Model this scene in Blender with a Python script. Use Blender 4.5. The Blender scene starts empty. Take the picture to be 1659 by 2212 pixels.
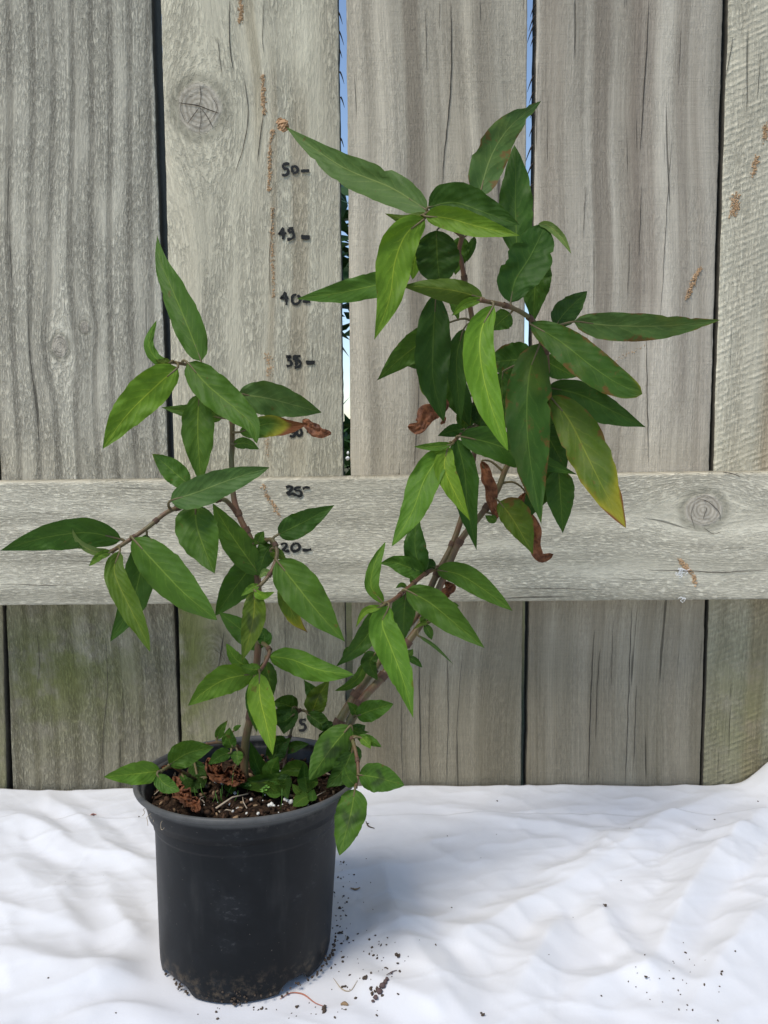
import bpy, bmesh, math, random
import numpy as np
from mathutils import Vector, Matrix, noise as mnoise

# ------------------------------------------------------------------ camera, sky, sun, exposure
S = bpy.context.scene
COL = S.collection
R = math.radians
EYE = Vector((0.0, 0.0, 0.295))
PITCH, ROLL, FP = R(5.4), 0.0066, 1736.0          # focal length in pixels of a 1659 px wide frame
fw = Vector((0, math.cos(PITCH), -math.sin(PITCH)))
up0 = Vector((0, math.sin(PITCH), math.cos(PITCH)))
rt0 = Vector((1, 0, 0))
rt = rt0 * math.cos(ROLL) - up0 * math.sin(ROLL)
up = up0 * math.cos(ROLL) + rt0 * math.sin(ROLL)
cam_d = bpy.data.cameras.new("camera")
cam = bpy.data.objects.new("camera", cam_d)
COL.objects.link(cam)
mt = Matrix((rt, up, -fw)).transposed().to_4x4()
mt.translation = EYE
cam.matrix_world = mt
cam_d.sensor_fit = 'VERTICAL'
cam_d.sensor_height = 24.0
cam_d.lens = 24.0 * FP / 2212.0
cam_d.clip_start = 0.02
cam_d.clip_end = 3000
S.camera = cam

SUN_DIR = Vector((-0.34, -0.40, 0.85)).normalized()
EL = math.asin(SUN_DIR.z)
AZ = math.atan2(SUN_DIR.x, SUN_DIR.y)
w = bpy.data.worlds.new("World")
S.world = w
w.use_nodes = True
wn = w.node_tree
wn.nodes.clear()
sky = wn.nodes.new('ShaderNodeTexSky')
sky.sky_type = 'NISHITA'
sky.sun_disc = False
sky.sun_elevation = EL
sky.sun_rotation = AZ
sky.air_density = 1.0
sky.dust_density = 0.6
bg = wn.nodes.new('ShaderNodeBackground')
bg.inputs['Strength'].default_value = 0.15
wo = wn.nodes.new('ShaderNodeOutputWorld')
wn.links.new(sky.outputs[0], bg.inputs[0])
wn.links.new(bg.outputs[0], wo.inputs[0])
sd = bpy.data.lights.new("sun", 'SUN')
sd.energy = 2.25
sd.angle = R(21)
sd.color = (1.0, 0.94, 0.84)
so = bpy.data.objects.new("sun", sd)
so.rotation_euler = SUN_DIR.to_track_quat('Z', 'Y').to_euler()
COL.objects.link(so)
S.view_settings.view_transform = 'Standard'
S.view_settings.look = 'None'
S.view_settings.exposure = 0.28
S.view_settings.gamma = 1.0
S.render.film_transparent = False

# ------------------------------------------------------------------ helpers
def at(px, py, d):
    """point seen at (px, py) of the 1659x2212 frame, at distance d in front of the lens"""
    v = fw + rt * ((px - 829.5) / FP) - up * ((py - 1106.0) / FP)
    return EYE + v * (d / v.y)

REG = {'P': (0, 0, 2500), 'A': (0, 600, 1200), 'B': (0, 1400, 1200), 'C': (900, 250, 1000), 'D': (1200, 850, 1200),
       'E': (900, 1600, 900), 'F': (300, 2150, 1100), 'H': (800, 450, 400 * 1659 / 1041), 'J': (800, 1500, 400 * 1659 / 983)}
def rp(reg, x, y):
    ox, oy, ww = REG[reg]
    s = ww / 1659.0
    k = 1659.0 / 2500.0
    return ((ox + x * s) * k, (oy + y * s) * k)
def rs(reg):
    return REG[reg][2] / 2500.0

FENCE_Y, RAIL_Y = 0.657, 0.612
def ground(px, py, z=0.0):
    v = fw + rt * ((px - 829.5) / FP) - up * ((py - 1106.0) / FP)
    return EYE + v * ((z - EYE.z) / v.z)

def tag(o, label=None, cat=None, group=None, kind=None):
    if label: o['label'] = label
    if cat: o['category'] = cat
    if group: o['group'] = group
    if kind: o['kind'] = kind
    return o
def empty(name, loc):
    o = bpy.data.objects.new(name, None)
    o.empty_display_size = 0.02
    o.location = loc
    COL.objects.link(o)
    return o
def mesh_obj(name, verts, faces, mats, parent=None, smooth=True, fm=None, uvs=None, pinv=None):
    me = bpy.data.meshes.new(name)
    me.from_pydata([tuple(v) for v in verts], [], faces)
    for m in (mats if isinstance(mats, (list, tuple)) else [mats]):
        me.materials.append(m)
    if fm is not None:
        me.polygons.foreach_set('material_index', fm)
    me.polygons.foreach_set('use_smooth', [smooth] * len(faces))
    if uvs is not None:
        l = me.uv_layers.new(name='UVMap')
        for poly in me.polygons:
            for li in poly.loop_indices:
                l.data[li].uv = uvs[me.loops[li].vertex_index]
    me.update()
    o = bpy.data.objects.new(name, me)
    COL.objects.link(o)
    if parent is not None:
        o.parent = parent
        base = parent
        while base.parent is not None: base = base.parent
        if parent is base:
            o.matrix_parent_inverse = Matrix.Translation(base.location).inverted()
    return o

def catmull(pts, n):
    """n samples through the points (tuples of any dimension)"""
    pts = [np.array(p, float) for p in pts]
    if len(pts) == 2:
        return [pts[0] + (pts[1] - pts[0]) * i / (n - 1) for i in range(n)]
    P = [2 * pts[0] - pts[1]] + pts + [2 * pts[-1] - pts[-2]]
    seg = [np.linalg.norm(pts[i + 1][:2] - pts[i][:2]) + 1e-9 for i in range(len(pts) - 1)]
    cum = np.concatenate([[0], np.cumsum(seg)])
    out = []
    for i in range(n):
        s = cum[-1] * i / (n - 1)
        k = min(int(np.searchsorted(cum, s, side='right')) - 1, len(seg) - 1)
        t = (s - cum[k]) / seg[k]
        a, b, c, d = P[k], P[k + 1], P[k + 2], P[k + 3]
        out.append(0.5 * ((2 * b) + (c - a) * t + (2 * a - 5 * b + 4 * c - d) * t * t + (3 * b - a - 3 * c + d) * t ** 3))
    return out

class Geo:
    def __init__(s):
        s.v = []; s.f = []; s.m = []
    def add(s, vs, fs, mi=0):
        b = len(s.v)
        s.v += [tuple(v) for v in vs]
        s.f += [tuple(i + b for i in f) for f in fs]
        s.m += [mi] * len(fs)
    def tube(s, pts, rad, seg=8, mi=0, cap=True):
        pts = [Vector(p) for p in pts]
        n = len(pts)
        if not callable(rad):
            r0 = rad; rad = lambda t: r0
        vs = []
        nrm = Vector((0.31, 0.77, 0.55))
        for i, p in enumerate(pts):
            t = (pts[min(i + 1, n - 1)] - pts[max(i - 1, 0)])
            if t.length < 1e-9: t = Vector((0, 0, 1))
            t.normalize()
            nrm = (nrm - t * nrm.dot(t)).normalized()
            b = t.cross(nrm)
            r = rad(i / (n - 1))
            for k in range(seg):
                a = 2 * math.pi * k / seg
                vs.append(p + (nrm * math.cos(a) + b * math.sin(a)) * r)
        fs = []
        for i in range(n - 1):
            for k in range(seg):
                k2 = (k + 1) % seg
                fs.append((i * seg + k, i * seg + k2, (i + 1) * seg + k2, (i + 1) * seg + k))
        if cap:
            fs.append(tuple(range(seg - 1, -1, -1)))
            fs.append(tuple((n - 1) * seg + k for k in range(seg)))
        s.add(vs, fs, mi)
    def blob(s, c, r, rng, mi=0, sc=(1, 1, 1), sub=1):
        bm = bmesh.new()
        bmesh.ops.create_icosphere(bm, subdivisions=sub, radius=1.0)
        rot = Matrix.Rotation(rng.uniform(0, 6.28), 3, Vector((rng.uniform(-1, 1), rng.uniform(-1, 1), rng.uniform(-1, 1) + .01)).normalized())
        vs = []
        off = Vector((rng.uniform(0, 99), 0, 0))
        for v in bm.verts:
            q = v.co * (1 + .45 * mnoise.noise(v.co * 1.6 + off))
            q = rot @ Vector((q.x * sc[0], q.y * sc[1], q.z * sc[2]))
            vs.append(Vector(c) + q * r)
        fs = [tuple(v.index for v in f.verts) for f in bm.faces]
        bm.free()
        s.add(vs, fs, mi)
    def build(s, name, mats, parent=None, smooth=True):
        return mesh_obj(name, s.v, s.f, mats, parent, smooth, s.m)

# ------------------------------------------------------------------ node helper
class NT:
    def __init__(s, name):
        s.mat = bpy.data.materials.new(name)
        s.mat.use_nodes = True
        s.t = s.mat.node_tree
        s.t.nodes.clear()
        s.out = s.t.nodes.new('ShaderNodeOutputMaterial')
    def n(s, ty, **kw):
        nd = s.t.nodes.new(ty)
        for k, v in kw.items(): setattr(nd, k, v)
        return nd
    def put(s, sock, v):
        if isinstance(v, bpy.types.NodeSocket): s.t.links.new(v, sock)
        elif isinstance(v, (tuple, list)):
            sock.default_value = tuple(v) if len(sock.default_value) == len(v) else tuple(v) + (1.0,)
        else: sock.default_value = v
    def m(s, op, a, b=0.0, c=0.0, clamp=False):
        nd = s.n('ShaderNodeMath', operation=op, use_clamp=clamp)
        s.put(nd.inputs[0], a); s.put(nd.inputs[1], b); s.put(nd.inputs[2], c)
        return nd.outputs[0]
    def ramp01(s, x, a, b):            # smoothstep a..b
        nd = s.n('ShaderNodeMapRange', interpolation_type='SMOOTHSTEP')
        s.put(nd.inputs['Value'], x); s.put(nd.inputs['From Min'], a); s.put(nd.inputs['From Max'], b)
        return nd.outputs[0]
    def vec(s, x, y, z):
        nd = s.n('ShaderNodeCombineXYZ')
        s.put(nd.inputs[0], x); s.put(nd.inputs[1], y); s.put(nd.inputs[2], z)
        return nd.outputs[0]
    def noise(s, v, scale=1.0, detail=2.0, rough=0.5, dist=0.0):
        nd = s.n('ShaderNodeTexNoise')
        s.put(nd.inputs['Vector'], v); s.put(nd.inputs['Scale'], scale)
        nd.inputs['Detail'].default_value = detail; nd.inputs['Roughness'].default_value = rough
        nd.inputs['Distortion'].default_value = dist
        return nd.outputs['Fac']
    def mix(s, f, a, b, mode='MIX'):
        nd = s.n('ShaderNodeMix', data_type='RGBA', blend_type=mode, clamp_factor=True)
        s.put(nd.inputs[0], f); s.put(nd.inputs[6], a); s.put(nd.inputs[7], b)
        return nd.outputs[2]
    def bump(s, h, strength, dist, normal=None):
        nd = s.n('ShaderNodeBump')
        s.put(nd.inputs['Height'], h); nd.inputs['Strength'].default_value = strength
        nd.inputs['Distance'].default_value = dist
        if normal is not None: s.put(nd.inputs['Normal'], normal)
        return nd.outputs[0]
    def pbsdf(s, color, rough, normal=None, spec=0.5, **kw):
        nd = s.n('ShaderNodeBsdfPrincipled')
        s.put(nd.inputs['Base Color'], color); s.put(nd.inputs['Roughness'], rough)
        s.put(nd.inputs['Specular IOR Level'], spec)
        if normal is not None: s.put(nd.inputs['Normal'], normal)
        for k, v in kw.items(): s.put(nd.inputs[k], v)
        return nd.outputs[0]
    def done(s, surf):
        s.t.links.new(surf, s.out.inputs[0]); return s.mat
    def xyz(s, which='Object'):
        tc = s.n('ShaderNodeTexCoord'); sp = s.n('ShaderNodeSeparateXYZ')
        s.t.links.new(tc.outputs[which], sp.inputs[0])
        return sp.outputs[0], sp.outputs[1], sp.outputs[2], tc.outputs[which]

def simple(name, col, rough=0.7, var=0.3, scale=300.0, spec=0.3, bump=0.0):
    t = NT(name)
    x, y, z, v = t.xyz()
    n = t.noise(v, scale, 3.0, 0.6)
    f = t.m('MULTIPLY_ADD', n, 2 * var, 1 - var)
    c = t.mix(1.0, col, t.vec(f, f, f), 'MULTIPLY')
    nm = t.bump(n, bump, 0.001) if bump else None
    return t.done(t.pbsdf(c, rough, nm, spec))

# ------------------------------------------------------------------ weathered wood
def wood(name, seed, horiz=False, light=(.46, .435, .365), dark=(.235, .22, .185), warm=(.34, .285, .215), warm_amt=.35,
         ring=0.021, ring_amt=.3, flake=.5, saw=0.0, diag=0.0, knots=(), algae=None, tint=1.52, damp_shade=True, streaks=(), stripe=0.35):
    t = NT(name)
    x, y, z, v = t.xyz()
    if not horiz: g, l = x, z
    else: g, l = z, x
    # slow wander of the grain
    wv = t.noise(t.vec(t.m('MULTIPLY', g, 3.0), seed, t.m('MULTIPLY', l, 2.6)), 1.0, 1.0)
    gg = t.m('MULTIPLY_ADD', t.m('SUBTRACT', wv, .5), .05, g)
    kmask = None; kring = None
    for (kx, kz, rg, rl, bend) in knots:
        kg, kl = (kx, kz) if not horiz else (kz, kx)
        dg = t.m('SUBTRACT', g, kg); dl = t.m('SUBTRACT', l, kl)
        wob = t.m('MULTIPLY', t.m('SUBTRACT', t.noise(v, 90.0, 2.0), .5), rg * .35)
        a = t.m('POWER', t.m('DIVIDE', t.m('ADD', dg, wob), rg), 2.0)
        b = t.m('POWER', t.m('DIVIDE', dl, rl), 2.0)
        d = t.m('SQRT', t.m('ADD', a, b))
        a2 = t.m('POWER', t.m('DIVIDE', dg, rg * bend), 2.0)
        b2 = t.m('POWER', t.m('DIVIDE', dl, rl * bend * 1.5), 2.0)
        e = t.m('EXPONENT', t.m('MULTIPLY', t.m('ADD', a2, b2), -1.0))
        gg = t.m('SUBTRACT', gg, t.m('MULTIPLY', t.m('MULTIPLY', dg, e), .88))
        mk = t.m('SUBTRACT', 1.0, t.ramp01(d, .88, 1.05))
        rim = t.m('MULTIPLY', t.ramp01(d, .88, 1.08), t.m('SUBTRACT', 1.0, t.ramp01(d, 1.15, 1.55)))
        rr = t.m('MULTIPLY_ADD', t.m('SINE', t.m('MULTIPLY', d, 30.0)), .5, .5)
        kmask = (mk if kmask is None else t.m('MAXIMUM', kmask, mk))
        cur = t.m('MULTIPLY', mk, rr)
        kring = (cur, rim) if kring is None else (t.m('MAXIMUM', kring[0], cur), t.m('MAXIMUM', kring[1], rim))
    gs = t.m('ADD', gg, seed * .37)
    # broad tone bands across the board
    band = t.noise(t.vec(t.m('MULTIPLY', gs, 38.0), seed * 1.7, t.m('MULTIPLY', l, .9)), 1.0, 3.0, .6)
    band = t.ramp01(band, .33, .68)
    # growth rings: narrow darker lines
    rn = t.m('MULTIPLY', t.m('SUBTRACT', t.noise(t.vec(t.m('MULTIPLY', gs, 14.0), seed, t.m('MULTIPLY', l, 1.2)), 1.0, 2.0), .5), 5.0)
    sn = t.m('SINE', t.m('ADD', t.m('MULTIPLY', gs, 6.2832 / ring), rn))
    rings = t.ramp01(sn, .15, .95)
    # fibres and raised flakes
    fine = t.noise(t.vec(t.m('MULTIPLY', gs, 1000.0), seed, t.m('MULTIPLY', l, 16.0)), 1.0, 4.0, .65)
    fl = t.noise(t.vec(t.m('MULTIPLY', gs, 760.0), seed, t.m('MULTIPLY', l, 170.0)), 1.0, 4.0, .68, .0)
    flk = t.ramp01(fl, .36, .62)
    fmod = t.ramp01(t.noise(t.vec(t.m('MULTIPLY', gs, 55.0), seed + 2, t.m('MULTIPLY', l, 14.0)), 1.0, 3.0, .6), .3, .62)
    flk = t.m('MULTIPLY_ADD', t.m('SUBTRACT', flk, .55), t.m('MULTIPLY_ADD', fmod, .75, .25), .55)
    grit = t.noise(v, 1900.0, 2.0, .7)
    big = t.noise(v, 7.0, 3.0, .6)
    c = t.mix(t.m('MULTIPLY', band, .9), light, dark) if stripe > .6 else t.mix(t.m('MULTIPLY', band, stripe + .25), light, dark)
    c = t.mix(t.m('MULTIPLY', t.ramp01(t.noise(t.vec(t.m('MULTIPLY', gs, 22.0), seed + 9.1, t.m('MULTIPLY', l, 1.6)), 1.0, 3.0), .45, .75), warm_amt), c, warm)
    c = t.mix(t.m('MULTIPLY', rings, ring_amt), c, dark)
    pale = t.ramp01(t.noise(t.vec(t.m('MULTIPLY', gs, 60.0), seed + 5.7, t.m('MULTIPLY', l, 9.0)), 1.0, 4.0, .65), .5, .72)
    c = t.mix(t.m('MULTIPLY', pale, (.16 if not horiz else .07) * flake), c, tuple(q * 1.22 for q in light))
    lo = 1.0 - flake * .36
    fv = t.m('MULTIPLY_ADD', flk, (1.05 - lo), lo)
    fv = t.m('MULTIPLY', fv, t.m('MULTIPLY_ADD', fine, .78, .61))
    fv = t.m('MULTIPLY', fv, t.m('MULTIPLY_ADD', grit, .30, .85))
    fv = t.m('MULTIPLY', fv, t.m('MULTIPLY_ADD', big, .22, .89))
    h = t.m('ADD', t.m('MULTIPLY', flk, flake), t.m('MULTIPLY', fine, .35))
    h = t.m('ADD', h, t.m('MULTIPLY', grit, .16))
    h = t.m('SUBTRACT', h, t.m('MULTIPLY', rings, .5 * ring_amt))
    if saw:
        sw = t.noise(t.vec(t.m('MULTIPLY', g, 40.0), seed, t.m('MULTIPLY', l, 620.0)), 1.0, 2.0, .6)
        sw2 = t.ramp01(sw, .35, .6)
        fv = t.m('MULTIPLY', fv, t.m('MULTIPLY_ADD', sw2, .075 * saw, 1 - .05 * saw))
        h = t.m('ADD', h, t.m('MULTIPLY', sw2, .12 * saw))
    if diag:
        dd = t.m('ADD', t.m('MULTIPLY', t.m('SUBTRACT', l, t.m('MULTIPLY', g, .42)), 6.2832 / .0052), t.m('MULTIPLY', t.noise(v, 30.0, 3.0), 9.0))
        ds = t.m('MULTIPLY_ADD', t.m('SINE', dd), .5, .5)
        ds = t.m('MULTIPLY', ds, t.ramp01(t.noise(v, 110.0, 4.0, .7), .35, .7))
        fv = t.m('MULTIPLY', fv, t.m('MULTIPLY_ADD', ds, .16 * diag, 1 - .1 * diag))
        h = t.m('ADD', h, t.m('MULTIPLY', ds, .8 * diag))
    # fine drying checks along the grain
    ck = t.noise(t.vec(t.m('MULTIPLY', gs, 330.0), seed + 3.3, t.m('MULTIPLY', l, 7.0)), 1.0, 2.0, .55)
    ckm = t.ramp01(ck, .70, .755)
    fv = t.m('MULTIPLY', fv, t.m('MULTIPLY_ADD', ckm, -.55, 1.0))
    h = t.m('SUBTRACT', h, t.m('MULTIPLY', ckm, 1.2))
    for (sx, wd, z0, z1, amt, colr) in streaks:      # long stains that follow the grain
        dx = t.m('DIVIDE', t.m('ABSOLUTE', t.m('SUBTRACT', gg, sx)), wd)
        nz = t.noise(t.vec(t.m('MULTIPLY', gs, 90.0), seed, t.m('MULTIPLY', l, 5.0)), 1.0, 3.0)
        f = t.m('SUBTRACT', 1.0, t.ramp01(t.m('ADD', dx, t.m('SUBTRACT', nz, .5)), .4, 1.2))
        f = t.m('MULTIPLY', f, t.m('MULTIPLY', t.ramp01(l, z0 - .03, z0 + .03), t.m('SUBTRACT', 1.0, t.ramp01(l, z1 - .04, z1 + .04))))
        c = t.mix(t.m('MULTIPLY', f, amt), c, colr)
    if kmask is not None:
        kc = t.mix(kring[0], (.22, .20, .175), (.33, .31, .28))
        c = t.mix(t.m('MULTIPLY', kring[1], .55), c, (.14, .135, .11))
        c = t.mix(t.m('MULTIPLY', kmask, .85), c, kc)
        h = t.m('ADD', h, t.m('MULTIPLY', kmask, .5))
    if algae:
        (ax, az, rx, rz, amt) = algae
        da = t.m('ADD', t.m('POWER', t.m('DIVIDE', t.m('SUBTRACT', x, ax), rx), 2.0), t.m('POWER', t.m('DIVIDE', t.m('SUBTRACT', z, az), rz), 2.0))
        an = t.noise(v, 45.0, 4.0, .65)
        f = t.m('MULTIPLY', t.m('EXPONENT', t.m('MULTIPLY', da, -1.0)), t.ramp01(an, .22, .6))
        c = t.mix(t.m('MULTIPLY', f, amt), c, (.17, .21, .06))
    if damp_shade:      # damp browning towards the ground, plus the rail's shade painted into the colour
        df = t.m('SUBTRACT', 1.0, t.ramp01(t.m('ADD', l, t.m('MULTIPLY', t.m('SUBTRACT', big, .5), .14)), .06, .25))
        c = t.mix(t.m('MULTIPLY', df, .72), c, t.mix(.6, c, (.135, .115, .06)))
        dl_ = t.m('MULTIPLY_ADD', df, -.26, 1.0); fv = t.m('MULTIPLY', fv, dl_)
    fv = t.m('MULTIPLY', fv, tint)
    c = t.mix(1.0, c, t.vec(t.m('MULTIPLY', fv, 1.045), fv, t.m('MULTIPLY', fv, .90)), 'MULTIPLY')
    nm = t.bump(h, .95, .00095)
    return t.done(t.pbsdf(c, .88, nm, .18))

crack_m = simple('wood_crack', (.055, .047, .038), .95, .4, 400)
splinter_m = simple('splinter', (.05, .038, .03), .9, .4, 400)
marker_m = simple('marker_ink', (.012, .012, .011), .6, .5, 500, .3)
frass_m = simple('wood_dust', (.54, .36, .21), .95, .15, 900, .1, .3)
web_m = simple('spider_silk', (.85, .85, .83), .6, .1, 400)

def fx(px, py, dep=FENCE_Y): 
    p = at(px, py, dep); return p.x, p.z
ZT, ZB = 1.25, -0.06
def edge(p1, p2):
    (x1, z1), (x2, z2) = fx(*p1), fx(*p2)
    return lambda z: x1 + (x2 - x1) * (z - z1) / (z2 - z1)

frng = random.Random(5)
edge_m = simple('board_edge', (.12, .11, .088), .95, .4, 300, .1, .4)
fence_root = empty('wooden_fence', (0, FENCE_Y, 0))
tag(fence_root, 'weathered grey paling fence with one horizontal rail behind the potted plant', 'fence')

def board_geo(eL, eR, yo, seed, thick=.019, cracks=(), hairs=(), rough_edge=1.0):
    G = Geo()
    nz = 260
    prof = []
    vs = []; K = 10
    for i in range(nz + 1):
        z = ZB + (ZT - ZB) * i / nz
        a = eL(z) + .0005 * rough_edge * mnoise.noise(Vector((seed, z * 30, 0))) + .00035 * rough_edge * mnoise.noise(Vector((seed, z * 240, 5)))
        b = eR(z) + .0005 * rough_edge * mnoise.noise(Vector((seed + 7, z * 30, 0))) + .00035 * rough_edge * mnoise.noise(Vector((seed + 7, z * 240, 5)))
        ya = FENCE_Y + yo
        bow = .0006 * mnoise.noise(Vector((seed, z * 4, 3)))
        row = [(a, ya + thick), (a, ya + .0012), (a + .0004, ya + .0004), (a + .0014, ya)]
        for q in (.25, .5, .75):
            row.append((a + (b - a) * q, ya + bow))
        row += [(b - .0014, ya), (b - .0004, ya + .0004), (b, ya + .0012), (b, ya + thick)]
        K = len(row)
        vs += [(px, py, z) for px, py in row]
    fs = []
    for i in range(nz):
        for k in range(K):
            k2 = (k + 1) % K
            fs.append((i * K + k, i * K + k2, (i + 1) * K + k2, (i + 1) * K + k))
    fs.append(tuple(range(K))[::-1]); fs.append(tuple(nz * K + k for k in range(K)))
    G.add(vs, fs, 0)
    for i in range(nz):
        G.m[i * K] = 3; G.m[i * K + K - 2] = 3
    for (pts, wd) in cracks:            # pts in frame pixels, wd in mm
        strip(G, [fx(*p) for p in pts], wd * .00072, FENCE_Y + yo - .00012 - .0006, 1, seed)
    for (px, py, ln, side) in hairs:
        x, z = fx(px, py)
        p0 = Vector((x, FENCE_Y + yo + .004, z))
        pts = [p0 + Vector((side * ln * (t ** .7) * .42, -.0005 + .003 * t, -ln * t)) for t in [k / 7 for k in range(8)]]
        G.tube(pts, lambda t: .0006 * (1 - t) + .00012, 5, 2)
    return G

def strip(G, xz, wd, y, mi, seed=0, taper=True, rough=.35):
    pts = catmull(xz, max(8, int(6 * len(xz)) + int(60 * sum(math.dist(xz[i], xz[i + 1]) for i in range(len(xz) - 1)))))
    n = len(pts)
    A = []; 
    for i, p in enumerate(pts):
        t = pts[min(i + 1, n - 1)] - pts[max(i - 1, 0)]
        t = t / (np.linalg.norm(t) + 1e-9)
        nn = np.array([-t[1], t[0]])
        u = i / (n - 1)
        wv = wd * .5 * ((4 * u * (1 - u)) ** .5 if taper else 1.0) + 2e-5
        wv *= 1 + rough * mnoise.noise(Vector((p[0] * 400, p[1] * 400, seed)))
        off = .0005 * mnoise.noise(Vector((seed + 3.1, p[0] * 90, p[1] * 90))) if taper else 0
        A.append((p[0] + nn[0] * (wv + off), y, p[1] + nn[1] * (wv + off)))
        A.append((p[0] - nn[0] * (wv - off), y, p[1] - nn[1] * (wv - off)))
    G.add(A, [(2 * i, 2 * i + 2, 2 * i + 3, 2 * i + 1) for i in range(n - 1)], mi)

E0R = edge((4, 1309), (11, 1594)); E1L = edge((11, 1309), (22, 1594))
E1R = edge((325, 0), (385, 1592)); E2L = edge((347, 0), (392, 1592))
E2R = edge((730, 0), (748, 1600)); E3L = edge((748, 0), (763, 1600))
E3R = edge((1140, 0), (1127, 1600)); E4L = edge((1160, 0), (1139, 1600))
E4R = edge((1562, 0), (1515, 1577)); E5L = edge((1573, 0), (1522, 1577))
def kn(px, py, rx, ry, bend=2.4, dep=FENCE_Y):
    x, z = fx(px, py, dep); s = dep / FP
    return (x, z, rx * s, ry * s, bend)
def X(px, py): return fx(px, py)[0]
def Z(py): return fx(830, py)[1]

BOARDS = []
greyd = (.20, .185, .155)
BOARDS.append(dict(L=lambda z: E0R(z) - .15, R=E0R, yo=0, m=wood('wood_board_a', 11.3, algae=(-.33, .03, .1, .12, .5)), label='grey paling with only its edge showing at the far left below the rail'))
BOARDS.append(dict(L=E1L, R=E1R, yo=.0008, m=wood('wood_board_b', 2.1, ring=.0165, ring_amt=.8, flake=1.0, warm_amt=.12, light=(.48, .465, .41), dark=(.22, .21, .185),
    knots=[kn(128, 748, 17, 24, 2.6), kn(182, 707, 10, 13, 2.4)], algae=(X(120, 1450), Z(1450), .075, .06, .9), stripe=.3), label='leftmost wide paling with wavy ring lines and two small knots',
    cracks=[([(80, 1370), (85, 1430), (79, 1490)], .5), ([(228, 1380), (232, 1480), (222, 1600), (226, 1690)], .5)]))
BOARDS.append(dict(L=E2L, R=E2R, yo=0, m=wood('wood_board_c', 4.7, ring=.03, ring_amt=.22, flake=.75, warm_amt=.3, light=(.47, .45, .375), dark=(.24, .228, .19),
    knots=[kn(430, 233, 46, 52, 2.3), kn(458, 1420, 34, 56, 2.2)], algae=(X(405, 1420), Z(1420), .024, .10, .95),
    streaks=[(X(648, 500), .009, Z(1000), Z(200), .5, (.20, .16, .11)), (X(585, 500), .004, Z(1020), Z(150), .35, (.22, .17, .11)), (X(535, 80), .006, Z(300), .9, .3, (.30, .25, .16))], stripe=.3),
    label='paling with a large cracked knot and handwritten heights',
    cracks=[([(497, 0), (496, 90), (504, 155)], .9), ([(528, 170), (536, 240), (528, 310), (508, 375)], .8), ([(571, 0), (567, 80), (570, 120)], .5),
            ([(570, 240), (564, 290), (556, 350)], .9), ([(470, 80), (474, 120), (480, 160)], .5), ([(592, 440), (582, 560), (583, 640)], .5),
            ([(386, 222), (410, 226), (430, 230), (452, 238), (474, 245)], 1.1), ([(431, 232), (420, 246), (405, 268)], .7), ([(432, 183), (434, 210), (430, 231)], .6),
            ([(431, 232), (446, 250), (462, 276)], .6), ([(432, 232), (434, 262), (430, 290)], .5), ([(400, 210), (390, 235), (400, 262)], .35), ([(455, 205), (470, 235), (452, 268)], .35),
            ([(484, 1365), (478, 1410), (470, 1450)], .9), ([(462, 1400), (480, 1415), (492, 1440)], .4), ([(672, 1430), (664, 1450), (655, 1475)], .5), ([(615, 1330), (617, 1420), (612, 1520)], .35),
            ([(680, 1480), (682, 1560), (678, 1640)], .4)]))
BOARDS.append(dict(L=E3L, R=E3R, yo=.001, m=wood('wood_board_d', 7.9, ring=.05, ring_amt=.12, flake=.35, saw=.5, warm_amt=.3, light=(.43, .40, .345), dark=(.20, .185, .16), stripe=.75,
    streaks=[(X(890, 200), .009, Z(1000), .8, .85, (.17, .15, .125)), (X(1040, 200), .008, Z(900), .8, .5, (.17, .15, .125)), (X(800, 200), .005, Z(1000), .8, .35, (.2, .18, .15))]),
    label='paling between the two blue sky gaps',
    cracks=[([(974, 0), (975, 80), (974, 180), (966, 280), (959, 340), (956, 400)], 1.1), ([(920, 20), (921, 100), (922, 160)], .5), ([(950, 0), (949, 60)], .4), ([(905, 800), (903, 900), (893, 1010)], .5),
            ([(975, 780), (978, 880)], .5), ([(905, 1400), (907, 1540), (908, 1700)], 1.0), ([(965, 1390), (968, 1520), (964, 1700)], .6), ([(930, 1450), (926, 1600), (931, 1690)], .4),
            ([(868, 1490), (867, 1600), (870, 1700)], .5), ([(1000, 1400), (988, 1560), (985, 1700)], .4)]))
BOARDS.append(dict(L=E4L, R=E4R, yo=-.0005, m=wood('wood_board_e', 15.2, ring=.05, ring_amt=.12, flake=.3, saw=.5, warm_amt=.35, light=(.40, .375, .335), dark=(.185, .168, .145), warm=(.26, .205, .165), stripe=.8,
    streaks=[(X(1295, 200), .009, Z(1000), .8, .8, (.15, .13, .11)), (X(1385, 300), .014, Z(700), .8, .6, (.17, .145, .125)), (X(1470, 300), .006, Z(900), .8, .4, (.17, .145, .125))]),
    label='broad dark striped paling right of the second sky gap',
    cracks=[([(1400, 0), (1396, 100), (1388, 240), (1381, 330)], .9), ([(1450, 300), (1440, 440), (1433, 570), (1425, 700)], .5), ([(1385, 400), (1378, 560)], .6), ([(1395, 720), (1397, 850), (1400, 1010)], .7), ([(1360, 520), (1355, 640)], .4),
            ([(1265, 400), (1258, 520)], .4), ([(1283, 1360), (1276, 1500), (1270, 1690)], .9), ([(1364, 1310), (1357, 1500), (1350, 1700)], .8), ([(1296, 1400), (1290, 1470), (1286, 1600)], .7), ([(1374, 1480), (1368, 1650)], .6),
            ([(1323, 1340), (1320, 1480)], .4), ([(1470, 60), (1464, 190)], .4)],
    hairs=[(1157, 30, .010, -1), (1156, 50, .012, -1), (1156, 75, .006, -1), (1155, 160, .011, -1), (1155, 195, .008, -1), (1154, 270, .007, -1), (1153, 310, .014, -1), (1153, 350, .012, -1), (1152, 395, .010, -1), (1152, 420, .006, -1), (1158, 5, .008, -1), (1154, 235, .005, -1)]))
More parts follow.
